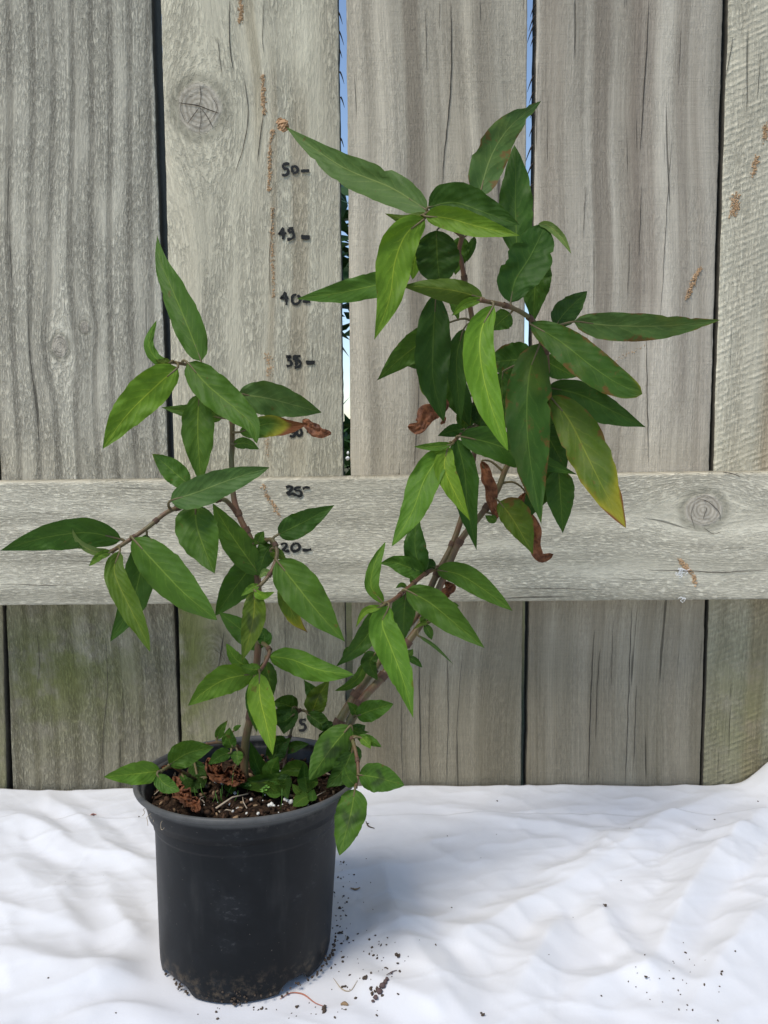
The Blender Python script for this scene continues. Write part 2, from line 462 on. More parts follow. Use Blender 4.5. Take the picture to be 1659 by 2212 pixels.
BOARDS.append(dict(L=E5L, R=lambda z: E5L(z) + .15, yo=-.0015, m=wood('wood_board_f', 19.4, ring=.06, ring_amt=.1, flake=.55, diag=1.0, warm_amt=.2, light=(.47, .455, .39), dark=(.27, .25, .205), stripe=.2,
    algae=(X(1600, 1560), Z(1560), .05, .08, .45), streaks=[(X(1662, 800), .012, -.1, Z(300), .5, (.26, .19, .12))]), label='pale paling with slanting saw marks at the right edge',
    cracks=[([(1580, 80), (1573, 130), (1566, 170)], .6), ([(1640, 120), (1633, 220)], .5)]))
BOARDS[2]['hairs'] = [(729.5, 20, .008, 1), (730, 60, .010, 1), (731, 100, .006, 1), (733, 150, .008, 1), (735, 205, .007, 1), (735, 295, .006, 1)]
for k in range(3):
    BOARDS.append(dict(L=(lambda z, k=k: E0R(z) - .15 - .153 * (k + 1)), R=(lambda z, k=k: E0R(z) - .003 - .153 * (k + 1)), yo=0, m=BOARDS[[0, 1, 0][k]]['m'], label=None))
    BOARDS.append(dict(L=(lambda z, k=k: E5L(z) + .153 * (k + 1)), R=(lambda z, k=k: E5L(z) + .15 + .153 * (k + 1)), yo=0, m=BOARDS[[5, 4, 5][k]]['m'], label=None))
for i, b in enumerate(BOARDS):
    G = board_geo(b['L'], b['R'], b['yo'], i * 3.7 + 1, thick=(.030 if i == 1 else .019), cracks=b.get('cracks', ()), hairs=b.get('hairs', ()))
    o = G.build('paling', [b['m'], crack_m, splinter_m, edge_m], fence_root)
    if b['label']: o['label'] = b['label']

# horizontal rail
rail_m = wood('wood_rail', 31.0, horiz=True, damp_shade=False, tint=1.62, ring=.034, ring_amt=.45, flake=.95, warm_amt=.12, light=(.48, .465, .405), dark=(.27, .26, .22), stripe=.3,
              knots=[kn(1520, 1102, 36, 42, 1.9, RAIL_Y)])
G = Geo()
vs = []; nx = 320; K = 0
for i in range(nx + 1):
    x = -.8 + 1.6 * i / nx
    def rz(p1, p2):
        a, b = at(*p1, RAIL_Y), at(*p2, RAIL_Y); return a.z + (b.z - a.z) * (x - a.x) / (b.x - a.x)
    zt = rz((0, 1043), (1659, 1022)) + .0007 * mnoise.noise(Vector((x * 25, 1, 0))) + .0004 * mnoise.noise(Vector((x * 160, 1, 0)))
    zb = rz((0, 1308), (1659, 1295)) + .0004 * mnoise.noise(Vector((x * 30, 9, 0)))
    row = [(FENCE_Y - .0022, zb), (RAIL_Y + .0015, zb), (RAIL_Y + .0004, zb + .0004), (RAIL_Y, zb + .0016)]
    for q in (.3, .6): row.append((RAIL_Y + .0005 * mnoise.noise(Vector((x * 5, q * 9, 2))), zb + (zt - zb) * q))
    row += [(RAIL_Y, zt - .0022), (RAIL_Y + .0006, zt - .0006), (RAIL_Y + .0022, zt + .0002 * mnoise.noise(Vector((x * 300, 4, 0)))), (FENCE_Y - .0022, zt)]
    K = len(row)
    vs += [(x, a, b) for a, b in row]
fs = [(i * K + k, (i + 1) * K + k, (i + 1) * K + (k + 1) % K, i * K + (k + 1) % K) for i in range(nx) for k in range(K)]
fs += [tuple(range(K)), tuple(nx * K + k for k in range(K))[::-1]]
G.add(vs, fs, 0)
for pts, wd in [([(1400, 1232), (1480, 1233), (1560, 1236), (1659, 1230)], .8), ([(1100, 1270), (1200, 1271), (1300, 1274)], .5), ([(1000, 1268), (1080, 1270)], .4),
                ([(0, 1262), (90, 1264), (160, 1263)], .5), ([(470, 1240), (540, 1242), (610, 1241)], .4), ([(640, 1252), (740, 1254)], .35),
                ([(1505, 1075), (1530, 1085), (1552, 1105), (1555, 1125)], .7), ([(1520, 1140), (1540, 1152), (1557, 1148)], .6), ([(1526, 1096), (1518, 1122)], .5), ([(1600, 1030), (1585, 1024), (1560, 1020)], .9),
                ([(1500, 1090), (1492, 1110), (1500, 1140)], .4), ([(1560, 1185), (1620, 1183)], .3), ([(120, 1200), (230, 1203)], .3)]:
    strip(G, [fx(*p, RAIL_Y) for p in pts], wd * .0007, RAIL_Y - .0007, 1, 3)
# splinters left on the rail's torn top edge
rr_ = random.Random(8)
for k in range(46):
    px = rr_.choice([rr_.uniform(330, 560), rr_.uniform(200, 300), rr_.uniform(1450, 1659), rr_.uniform(0, 1659)])
    p = at(px, 1043 - px * .0127, RAIL_Y + rr_.uniform(0, .01)); p.z += .0002
    q = p + Vector((rr_.uniform(-.006, .006), rr_.uniform(-.001, .001), rr_.uniform(0, .0012)))
    G.tube([p, (p + q) / 2 + Vector((0, 0, .0003)), q], lambda t: .00035 * (1 - .7 * t), 4, 0)
o = G.build('rail', [rail_m, crack_m], fence_root)
o['label'] = 'thick horizontal rail with a knot at its right end'

# handwritten heights in marker ink
def H(*p): return [rp('H', *q) for q in p]
def J(*p): return [rp('J', *q) for q in p]
def AA(*p): return [rp('A', *q) for q in p]
MARKS = [
    ('50', FENCE_Y, [H((372, 220), (345, 219), (316, 224)), H((318, 224), (318, 245), (328, 262)), H((322, 262), (352, 262), (362, 285), (350, 308), (325, 318), (312, 306)),
                     H((402, 236), (392, 262), (398, 292)), H((400, 296), (428, 294), (443, 270), (428, 246), (404, 240)), H((468, 281), (540, 279))]),
    ('45', FENCE_Y, [H((322, 762), (300, 790), (284, 814), (346, 806)), H((318, 780), (322, 820), (316, 860)), H((404, 764), (364, 770)), H((366, 770), (366, 798)),
                     H((364, 800), (396, 798), (408, 826), (392, 852), (352, 862)), H((396, 770), (400, 800)), H((470, 832), (544, 838)), H((472, 846), (544, 850))]),
    ('40', FENCE_Y, [H((338, 1304), (318, 1335), (300, 1358), (364, 1352)), H((338, 1310), (344, 1360), (346, 1414)), H((430, 1322), (398, 1342), (394, 1385), (420, 1406), (450, 1394), (462, 1360), (440, 1330)), H((484, 1384), (548, 1386))]),
    ('35', FENCE_Y, [H((342, 1852), (376, 1850), (356, 1880)), H((352, 1882), (384, 1892), (384, 1922), (346, 1932)), H((466, 1846), (412, 1850), (412, 1882)), H((414, 1884), (452, 1884), (466, 1910), (450, 1938), (414, 1944)),
                     H((432, 1850), (428, 1930)), H((510, 1896), (586, 1894)), H((514, 1908), (584, 1908))]),
    ('30', FENCE_Y, [AA((1305, 1095), (1328, 1095), (1314, 1112), (1330, 1120), (1320, 1134), (1304, 1132)), AA((1342, 1096), (1336, 1118), (1346, 1132), (1358, 1120), (1352, 1100), (1342, 1096)), AA((1380, 1114), (1422, 1112))]),
    ('25', RAIL_Y, [J((322, 212), (350, 204), (372, 214), (358, 238), (338, 260)), J((328, 248), (350, 268), (384, 262)), J((442, 210), (400, 216), (396, 238)), J((396, 238), (432, 240), (446, 262), (430, 282), (374, 262)), J((456, 224), (482, 212), (514, 216))]),
    ('20', RAIL_Y, [J((282, 672), (306, 658), (326, 668), (318, 692), (292, 716)), J((296, 706), (320, 722), (350, 718)), J((392, 660), (370, 680), (368, 708), (390, 722), (420, 712), (432, 684), (418, 662), (392, 660)), J((454, 712), (490, 714), (526, 706))]),
    ('5', FENCE_Y, [J((482, 2068), (440, 2072), (440, 2104)), J((440, 2106), (468, 2106), (478, 2130), (462, 2152), (424, 2154))])]
for txt, dep, strokes in MARKS:
    G = Geo()
    for j, st in enumerate(strokes):
        strip(G, [fx(*p, dep) for p in st], .0020 if len(st) > 2 or txt in '25' else .0021, dep - .0008 - .00004 * j, 0, j + 1, taper=False, rough=.5)
    o = G.build('height_mark', [marker_m], fence_root)
    o['label'] = 'handwritten black %s with a dash' % txt if txt != '5' else 'handwritten black 5 just above the pot rim'

# insect dust stuck to the wood
def frass(path, dep, n, sp, size, seed):
    rng = random.Random(seed); G = Geo()
    pts = catmull([fx(*p, dep) for p in path], 40)
    for k in range(int(n * 3.0)):
        p = pts[min(39, max(0, int(abs(20 + 20 * math.sin(rng.uniform(-1.57, 1.57) * rng.choice([.4, 1, 1]))))))]
        s = size * rng.uniform(.2, .75)
        G.blob((p[0] + rng.gauss(0, sp), dep - .0002, p[1] + rng.gauss(0, sp)), s, rng, 0, (1.2, .35, 1.2))
    o = G.build('dust_trail', [frass_m], fence_root)
    return o
frass([(518, 0), (522, 30), (518, 46)], FENCE_Y, 45, .0009, .0012, 1)
frass([(567, 165), (568, 205), (571, 245)], FENCE_Y, 60, .0007, .0011, 2)
frass([(590, 282), (584, 310), (583, 360), (581, 410)], FENCE_Y, 85, .0007, .001, 3)
frass([(590, 450), (588, 520), (590, 590), (591, 640)], FENCE_Y, 70, .0007, .0009, 4)
frass([(577, 765), (582, 790), (580, 812)], FENCE_Y, 35, .0014, .0009, 5)
frass([(576, 900), (578, 985)], FENCE_Y, 22, .0007, .0008, 6)
frass([(570, 1050), (576, 1070), (590, 1088), (602, 1112)], RAIL_Y, 45, .0008, .0010, 7)
frass([(1511, 582), (1500, 605), (1486, 642)], FENCE_Y - .001, 60, .0009, .0011, 8)
frass([(1440, 700), (1390, 745), (1330, 782)], FENCE_Y - .0005, 22, .001, .0006, 9)
frass([(1586, 425), (1590, 445), (1583, 465)], FENCE_Y - .0015, 50, .0018, .0013, 10)
frass([(1634, 340), (1628, 375)], FENCE_Y - .0015, 30, .0011, .0012, 11)
frass([(1657, 270), (1652, 300)], FENCE_Y - .0015, 26, .0013, .0012, 12)
frass([(1470, 1212), (1480, 1225), (1498, 1245), (1500, 1258)], RAIL_Y, 55, .001, .0012, 13)
# pale curl of spider silk on the rail
rng = random.Random(77)
G = Geo()
for k in range(9):
    a = at(1462 + rng.uniform(-4, 12), 1232 + rng.uniform(-6, 6), RAIL_Y - .001)
    pts = [a]
    for q in range(6):
        a = a + Vector((rng.uniform(-.002, .0035), rng.uniform(-.0008, .0004), rng.uniform(-.0016, .0014))); pts.append(a)
    G.tube([tuple(p) for p in catmull([tuple(p) for p in pts], 20)], .00022, 4)
for k in range(5):
    a = at(1466 + rng.uniform(-4, 12), 1288 + rng.uniform(-3, 8), RAIL_Y - .001)
    pts = [a]
    for q in range(4):
        a = a + Vector((rng.uniform(-.002, .002), rng.uniform(-.0008, .0004), rng.uniform(-.0016, .001))); pts.append(a)
    G.tube([tuple(p) for p in catmull([tuple(p) for p in pts], 14)], .0002, 4)
o = G.build('spider_silk', [web_m]); tag(o, 'torn white wisps of spider silk on the rail below its knot', 'cobweb')
G = Geo()
G.blob(at(751, 990, FENCE_Y + .003), .0022, rng, 0, (.8, .8, 1.9), 2)
G.blob(at(752, 978, FENCE_Y + .003), .0012, rng, 0, (1, 1, 1.4), 1)
o = G.build('cocoon', [web_m]); tag(o, 'small white cocoon in the gap between palings just above the rail', 'cocoon')

# ------------------------------------------------------------------ ground and what stands behind the fence
G = Geo(); n = 60
gm = NT('ground_soil'); x_, y_, z_, v_ = gm.xyz()
gc = gm.mix(gm.noise(v_, 6.0, 5.0, .6), (.05, .07, .025), (.13, .11, .07))
gm = gm.done(gm.pbsdf(gc, .95, gm.bump(gm.noise(v_, 60.0, 4.0), .6, .01), .1))
gv = []
xs = [-600, -120, -30, -8, -3, -1.5, -.9, -.5, -.2, 0, .2, .5, .9, 1.5, 3, 8, 30, 120, 600]
for yy in xs:
    for xx in xs: gv.append((xx, yy + .3, -.07 + .012 * mnoise.noise(Vector((xx * 2, yy * 2, 0)))))
nn = len(xs)
G.add(gv, [(j * nn + i, j * nn + i + 1, (j + 1) * nn + i + 1, (j + 1) * nn + i) for j in range(nn - 1) for i in range(nn - 1)])
tag(G.build('ground', [gm]), kind='structure')

shrub_leaf = simple('shrub_leaf', (.035, .085, .02), .5, .5, 30)
bark_m = simple('bark', (.09, .065, .045), .9, .3, 60, .2, .4)
def shrub(cx, cy, h, rad, seed, label):
    rng = random.Random(seed)
    root = empty('shrub', (cx, cy, -.07)); tag(root, label, 'shrub', 'shrubs behind the fence')
    G = Geo()
    for k in range(5):
        a = rng.uniform(0, 6.28)
        G.tube([(cx, cy, -.08), (cx + .3 * rad * math.cos(a), cy + .3 * rad * math.sin(a), h * .4), (cx + .7 * rad * math.cos(a), cy + .7 * rad * math.sin(a), h * .8)], lambda t: .03 * (1 - .75 * t), 6)
    G.build('trunk', [bark_m], root)
    G = Geo()
    cl = [(rng.gauss(0, .42), rng.gauss(0, .42), rng.uniform(.12, .95)) for _ in range(16)]
    for k in range(5200):
        c = rng.choice(cl)
        p = Vector((cx + c[0] * rad + rng.gauss(0, .13) * rad, cy + c[1] * rad + rng.gauss(0, .13) * rad, h * c[2] + rng.gauss(0, .07) * h))
        if p.z < -.05 or p.y < .85: continue
        a = Vector((rng.gauss(0, 1), rng.gauss(0, 1), rng.gauss(0, .6))).normalized(); b = a.cross(Vector((rng.gauss(0, 1), rng.gauss(0, 1), 1))).normalized()
        s = rng.uniform(.03, .06)
        G.add([p, p + a * s + b * s * .4, p + a * 2.2 * s, p + a * s - b * s * .4], [(0, 1, 2, 3)])
    G.build('crown', [shrub_leaf], root, False)
shrub(-.62, 2.9, 1.02, .75, 3, 'dark green shrub seen through the gap right of the numbered paling')
shrub(.95, 3.1, .62, .8, 4, 'low green shrub seen at the foot of the right sky gap')
shrub(-2.0, 3.2, 1.1, .8, 5, 'leafy shrub behind the leftmost palings')

# ------------------------------------------------------------------ white cloth
NX, NY = 620, 470
X0, X1, Y0, Y1 = -.62, .66, -.12, .653
xg = np.linspace(X0, X1, NX); yg = np.linspace(Y0, Y1, NY)
XX, YY = np.meshgrid(xg, yg)
rs_ = np.random.RandomState(4)
PERM = rs_.rand(64, 64)
def vnoise(x, y):
    xi = np.floor(x).astype(int); yi = np.floor(y).astype(int)
    fx_ = x - xi; fy_ = y - yi
    fx_ = fx_ ** 3 * (fx_ * (fx_ * 6 - 15) + 10); fy_ = fy_ ** 3 * (fy_ * (fy_ * 6 - 15) + 10)
    a = PERM[xi % 64, yi % 64]; b = PERM[(xi + 1) % 64, yi % 64]; c = PERM[xi % 64, (yi + 1) % 64]; d = PERM[(xi + 1) % 64, (yi + 1) % 64]
    return (a * (1 - fx_) + b * fx_) * (1 - fy_) + (c * (1 - fx_) + d * fx_) * fy_ - .5
ZZ = np.zeros_like(XX)
wx = XX + .02 * vnoise(XX * 11 + 5, YY * 11) ; wy = YY + .02 * vnoise(XX * 11, YY * 11 + 9)
ZZ += .0035 * vnoise(wx * 7, wy * 7)
ZZ += .0008 * (1 - np.abs(2 * vnoise(wx * 15 + wy * 9 + 3, wy * 22 - wx * 6)) * 2)
ZZ += .0008 * (1 - np.abs(2 * vnoise(wx * 38 + wy * 20, wy * 50 - wx * 16 + 7)) * 2)
ZZ += .0004 * vnoise(wx * 90, wy * 90)
# crisp little creases
for a_, f_, h_ in ((.5, 34, .0011), (-.35, 26, .0012), (1.3, 40, .0008), (.1, 60, .0006), (.8, 75, .0005), (-.8, 52, .0006)):
    ca, sa = math.cos(a_), math.sin(a_)
    q1 = (wx * ca + wy * sa); q2 = (-wx * sa + wy * ca)
    nv_ = vnoise(q1 * f_ * .32 + a_ * 9, q2 * f_ * 1.5 + 3)
    msk = np.clip(vnoise(wx * 13 + a_ * 5, wy * 13 + f_) * 3 + .35, 0, 1)
    ZZ += .85 * h_ * np.exp(-np.abs(nv_) / .065) * msk
ZZ -= ZZ.mean()
# long folds, each traced through points on the cloth: (points, half width in m, height in m)
FOLDS = [([(1000, 2030), (1130, 1960), (1290, 1880), (1420, 1780), (1560, 1715)], .010, .0075),
         ([(1380, 2140), (1440, 2030), (1530, 1880), (1659, 1750)], .012, .011),
         ([(1470, 2212), (1560, 2080), (1659, 1960)], .015, .010),
         ([(1110, 2160), (1170, 2060), (1200, 1990)], .009, .006),
         ([(1290, 1960), (1330, 2030), (1410, 2120)], .009, .007),
         ([(1240, 2160), (1330, 2110), (1440, 2120)], .008, .005),
         ([(830, 1990), (960, 2010), (1100, 2060), (1190, 2110)], .009, .005),
         ([(820, 1860), (860, 2000), (960, 2150), (1010, 2212)], .010, .007),
         ([(780, 2110), (880, 2160), (960, 2205)], .008, .006),
         ([(1010, 1770), (1200, 1790), (1400, 1830)], .008, .0035),
         ([(880, 1740), (1080, 1760), (1240, 1745)], .008, .003),
         ([(1150, 1900), (1260, 1870), (1330, 1800)], .007, .005),
         ([(1460, 1790), (1560, 1810), (1659, 1800)], .007, .004),
         ([(0, 1760), (90, 1790), (190, 1850), (300, 1860)], .010, .007),
         ([(100, 1720), (170, 1770), (240, 1840), (330, 1880)], .009, .006),
         ([(0, 2060), (120, 2100), (260, 2100), (350, 2060)], .014, .009),
         ([(0, 2170), (130, 2150), (260, 2120), (360, 2120)], .011, .006),
         ([(30, 1880), (110, 1930), (160, 2010)], .010, .005),
         ([(230, 1940), (280, 2010), (345, 2040)], .009, .005),
         ([(0, 1960), (90, 1990), (220, 2030)], .009, .004),
         ([(120, 2212), (260, 2180), (400, 2190)], .009, .006)]
rf = random.Random(12)
for pts, wd, ht in FOLDS:
    g = catmull([(ground(*p).x, ground(*p).y) for p in pts], 26)
    best = np.full(XX.shape, 9.0); tt = np.zeros_like(XX)
    for i in range(25):
        a, b = g[i], g[i + 1]; ab = b - a; L2 = ab @ ab
        t = np.clip(((XX - a[0]) * ab[0] + (YY - a[1]) * ab[1]) / L2, 0, 1)
        d = np.hypot(XX - a[0] - t * ab[0], YY - a[1] - t * ab[1])
        m_ = d < best; best[m_] = d[m_]; tt[m_] = (i + t[m_]) / 25
    env = np.clip(4 * (tt + .06) * (1.06 - tt), 0, 1) ** .8
    q = best / (wd * (1 + .5 * vnoise(XX * 30 + ht * 900, YY * 30)))
    ZZ += .72 * ht * env * (np.exp(-q ** 1.35) - .25 * np.exp(-(q - 1.9) ** 2 * 2))
# cloth settles flat under the pot, runs up a little at the fence, heaps at the right edge
PC = at(533.5, 1672, .441)
PX, PY_ = PC.x, PC.y
dp = np.hypot(XX - PX, YY - PY_)
k_ = np.clip((dp - .051) / .028, 0, 1); k_ = k_ * k_ * (3 - 2 * k_)
ZZ = ZZ * k_ - (1 - k_) * .0006
ZZ += np.clip((YY - .600) / .053, 0, 1) ** 2 * (.0005 + .004 * vnoise(XX * 14, YY * 3))
hp = at(1680, 1690, .640)
ZZ += .036 * np.exp(-((XX - hp.x - .006) / .020) ** 2 - ((YY - .640) / .03) ** 2) * (1 + .35 * vnoise(XX * 60, YY * 60))
ZZ += .0015 * k_ + .0002
ZZ[YY > .60] = ZZ[YY > .60] * .8 - .001
ZZ[dp < .045] = -.0004
cv = np.stack([XX.ravel(), YY.ravel(), ZZ.ravel()], 1).tolist()
cf = [(j * NX + i, j * NX + i + 1, (j + 1) * NX + i + 1, (j + 1) * NX + i) for j in range(NY - 1) for i in range(NX - 1)]
t = NT('white_cotton'); x, y, z, v = t.xyz()
wv = t.m('MULTIPLY', t.m('SINE', t.m('MULTIPLY', x, 9000.0)), t.m('SINE', t.m('MULTIPLY', y, 9000.0)))
sm = t.noise(v, 14.0, 4.0, .6)
cc = t.mix(t.ramp01(sm, .45, .8), (.71, .71, .725), (.65, .65, .66))
hh = t.m('ADD', t.m('MULTIPLY', t.noise(v, 260.0, 3.0, .6), .6), t.m('MULTIPLY', wv, .05))
nm = t.bump(hh, .25, .0006)
b1 = t.pbsdf(cc, .85, nm, .1, **{'Sheen Weight': .15})
cloth_m = t.done(b1)
cloth = mesh_obj('white_sheet', cv, cf, cloth_m)
md = cloth.modifiers.new('thickness', 'SOLIDIFY'); md.thickness = .0006; md.offset = -1
tag(cloth, 'rumpled white bedsheet spread under the pot in front of the fence', 'sheet')
def cz(x, y):
    i = int(round((x - X0) / (X1 - X0) * (NX - 1))); j = int(round((y - Y0) / (Y1 - Y0) * (NY - 1)))
    return float(ZZ[max(0, min(NY - 1, j)), max(0, min(NX - 1, i))])

# ------------------------------------------------------------------ pot
t = NT('black_plastic'); x, y, z, v = t.xyz()
d1 = t.noise(v, 28.0, 4.0, .65); d2 = t.noise(v, 700.0, 2.0, .6); d3 = t.noise(t.vec(t.m('MULTIPLY', x, 60.0), t.m('MULTIPLY', y, 60.0), t.m('MULTIPLY', z, 14.0)), 1.0, 4.0, .6)
c = t.mix(t.ramp01(d1, .42, .75), (.003, .0045, .006), (.010, .012, .0145))
c = t.mix(t.m('MULTIPLY', t.ramp01(d3, .5, .8), .4), c, (.05, .05, .048))
d4 = t.noise(t.vec(t.m('MULTIPLY', x, 240.0), t.m('MULTIPLY', y, 240.0), t.m('MULTIPLY', z, 420.0)), 1.0, 3.0, .7)
c = t.mix(t.m('MULTIPLY', t.m('MULTIPLY', t.ramp01(d1, .52, .66), t.ramp01(d4, .52, .7)), .5), c, (.10, .105, .105))
c = t.mix(t.m('MULTIPLY', t.ramp01(d2, .72, .80), .7), c, (.20, .18, .15))
lowd = t.m('MULTIPLY', t.m('SUBTRACT', 1.0, t.ramp01(z, .004, .022)), t.ramp01(t.noise(v, 150.0, 4.0, .7), .48, .66))
c = t.mix(t.m('MULTIPLY', lowd, .75), c, (.10, .075, .05))
topd = t.m('MULTIPLY', t.ramp01(z, .092, .105), t.ramp01(t.noise(v, 120.0, 4.0, .7), .5, .75))
c = t.mix(t.m('MULTIPLY', topd, .6), c, (.12, .11, .10))
c = t.mix(t.m('MULTIPLY', t.ramp01(z, .100, .1025), .8), c, t.mix(d3, (.05, .05, .05), (.15, .148, .14)))
rg = t.m('MULTIPLY_ADD', d1, .25, .33)
pot_m = t.done(t.pbsdf(c, rg, t.bump(t.m('ADD', t.m('MULTIPLY', d2, .3), d1), .12, .0006), .2))
pot = empty('plant_pot', (PX, PY_, 0.0))
tag(pot, 'scuffed black plastic nursery pot standing on the white sheet', 'pot')
ZR = .1057
TILT = .036
XT = .035
def tz(y, z): return z + (PY_ - y) * TILT * min(1.0, max(0.0, z / .1))
def lathe(prof, name, mat, seg=120, foot=False, parent=pot):
    G = Geo(); vs = []; n = len(prof)
    for i in range(seg):
        a = 2 * math.pi * i / seg
        for (r, z) in prof:
            rr = r * (1 + .0025 * math.sin(2 * a + 1) + .002 * mnoise.noise(Vector((math.cos(a) * 2, math.sin(a) * 2, z * 20))))
            zz = z
            if foot and z < .009:
                # drainage cut-outs round the foot
                w_ = max(math.exp(-((math.degrees(a) - c0) / wd0) ** 8) for c0, wd0 in ((226, 16), (312, 10), (45, 12), (135, 12)))
                zz = z + .0055 * w_ * (1 - z / .009)
            vs.append((PX + rr * math.cos(a) + (zz - .075) * XT, PY_ + rr * math.sin(a), tz(PY_ + rr * math.sin(a), zz)))
    fs = [(i * n + k, ((i + 1) % seg) * n + k, ((i + 1) % seg) * n + k + 1, i * n + k + 1) for i in range(seg) for k in range(n - 1)]
    G.add(vs, fs)
    return G.build(name, [mat], parent)
lathe([(.0, .0045), (.040, .0045), (.0455, .0045), (.0462, .001), (.0470, .0006), (.0478, .001), (.0483, .004), (.0487, .010), (.0513, .0800), (.0515, .0812), (.0521, .0816), (.0523, .0826), (.0529, .0880), (.0542, .0935), (.0563, .0985),
       (.0588, .1024), (.0589, .1030), (.0560, .0990), (.0510, .0860), (.0475, .0100), (.0, .0085)], 'pot_wall', pot_m, foot=True)
lathe([(.0590, .1028), (.0600, .1023), (.0614, .1024), (.0624, .1030), (.0628, .1039), (.0626, .1048), (.0620, .1055), (.0611, .1058), (.0603, .1054), (.0594, .1043), (.0572, .0985), (.0550, .0925), (.0547, .0890), (.0550, .0885), (.0558, .0925), (.0580, .0985), (.0590, .1028)], 'rim', pot_m)
# dirt crusts, roots hanging at the rim
root_m = simple('dry_root', (.42, .34, .24), .9, .3, 300)
soilb_m = simple('crumb', (.085, .064, .048), .95, .5, 500, .1, .4)
G = Geo(); rng = random.Random(3)
for k in range(8):
    a = R(rng.uniform(205, 232)); r0 = .0552
    p = Vector((PX + r0 * math.cos(a), PY_ + r0 * math.sin(a), .1))
    pts = [p]
    for q in range(5):
        p = p + Vector((rng.uniform(-.0015, .0015), rng.uniform(-.0015, .0005), rng.uniform(-.0028, .0002))); pts.append(p)
    G.tube([tuple(p) for p in catmull([tuple(p) for p in pts], 14)], .00016, 4)
G.build('root_strand', [root_m], pot)
G = Geo()
for k in range(130):
    a = R(rng.choice([rng.gauss(228, 9), rng.gauss(330, 20), rng.gauss(345, 14), rng.uniform(180, 360), rng.gauss(268, 6)]))
    r0 = .0484 + rng.uniform(-.0002, .0012); zz = abs(rng.gauss(0, .0035)) + .0008
    G.blob((PX + r0 * math.cos(a), PY_ + r0 * math.sin(a), zz), rng.uniform(.0002, .0009), rng)
G.build('dirt_crust', [soilb_m], pot)

# ------------------------------------------------------------------ potting mix
SZ = .0945
t = NT('potting_mix'); x, y, z, v = t.xyz()
a = t.noise(v, 260.0, 5.0, .7); b = t.noise(v, 900.0, 3.0, .7)
c = t.mix(t.ramp01(a, .35, .7), (.016, .010, .007), (.07, .043, .026))
c = t.mix(t.m('MULTIPLY', t.ramp01(b, .62, .72), .7), c, (.21, .15, .09))
soil_m = t.done(t.pbsdf(c, .95, t.bump(t.m('ADD', a, t.m('MULTIPLY', b, .5)), 1.0, .0018), .1))
G = Geo(); nr, ns = 34, 96; vs = [(PX, PY_, SZ - .001)]
for i in range(1, nr + 1):
    for k in range(ns):
        aa = 2 * math.pi * k / ns; r_ = .0545 * i / nr
        xx, yy = PX + r_ * math.cos(aa), PY_ + r_ * math.sin(aa)
        if i > nr - 2: zz = SZ - .004
        else: zz = SZ - .001 + .003 * mnoise.noise(Vector((xx * 60, yy * 60, 0))) + .0022 * mnoise.noise(Vector((xx * 220, yy * 220, 3)))
        vs.append((xx, yy, tz(yy, zz)))
fs = [(0, 1 + k, 1 + (k + 1) % ns) for k in range(ns)]
for i in range(nr - 1):
    for k in range(ns):
        fs.append((1 + i * ns + k, 1 + (i + 1) * ns + k, 1 + (i + 1) * ns + (k + 1) % ns, 1 + i * ns + (k + 1) % ns))
G.add(vs, fs)
chip_m = simple('bark_chip', (.075, .043, .026), .9, .5, 300, .1, .4)
perl_m = simple('perlite', (.72, .70, .62), .9, .15, 600, .1, .4)
tan_m = simple('pebble', (.28, .19, .11), .9, .3, 500, .1, .4)
for k in range(620):
    r_ = .0525 * math.sqrt(rng.random()); aa = rng.uniform(0, 6.28)
    G.blob((PX + r_ * math.cos(aa), PY_ + r_ * math.sin(aa), tz(PY_ + r_ * math.sin(aa), SZ + .0006)), rng.uniform(.0004, .0019), rng, rng.choice([1, 1, 1, 0, 0, 0, 0, 1, 2]), (1.5, .8, .5))
for k in range(16):
    r_ = .052 * math.sqrt(rng.random()); aa = rng.uniform(0, 6.28); a2 = rng.uniform(0, 6.28); L = rng.uniform(.004, .014)
    p = Vector((PX + r_ * math.cos(aa), PY_ + r_ * math.sin(aa), tz(PY_ + r_ * math.sin(aa), SZ + .0015))); q = p + Vector((math.cos(a2) * L, math.sin(a2) * L, rng.uniform(0, .002)))
    if (q - Vector((PX, PY_, q.z))).length > .054: continue
    G.tube([p, (p + q) / 2 + Vector((rng.uniform(-.001, .001), rng.uniform(-.001, .001), .0008)), q], .0003, 4, 3)
soil = G.build('potting_soil', [soil_m, chip_m, tan_m, root_m])
tag(soil, 'dark crumbly potting soil with bark chips filling the black pot', 'soil', None, 'stuff')
def soil_at(px, py, dz=.001):
    v = fw + rt * ((px - 829.5) / FP) - up * ((py - 1106.0) / FP)
    return EYE + v * ((SZ + dz + TILT * PY_ - EYE.z) / (v.z + TILT * v.y))
G = Geo()
for (fx_, fy_, s) in [(948, 682, .0013), (960, 688, .0011), (975, 695, .0016), (880, 708, .0014), (868, 712, .0011), (815, 752, .001), (892, 714, .0009), (758, 752, .0008), (920, 545, .0012), (640, 600, .0014), (610, 592, .0016), (700, 652, .0011), (780, 682, .0011), (850, 660, .0007), (690, 740, .0009)] + [(rng.uniform(520, 1100), rng.uniform(630, 750), .0004) for _ in range(14)]:
    p = soil_at(*rp('F', fx_, fy_)); G.blob(p, s, rng, 0)
tag(G.build('perlite', [perl_m]), 'white perlite grains scattered on the potting soil', 'perlite', None, 'stuff')

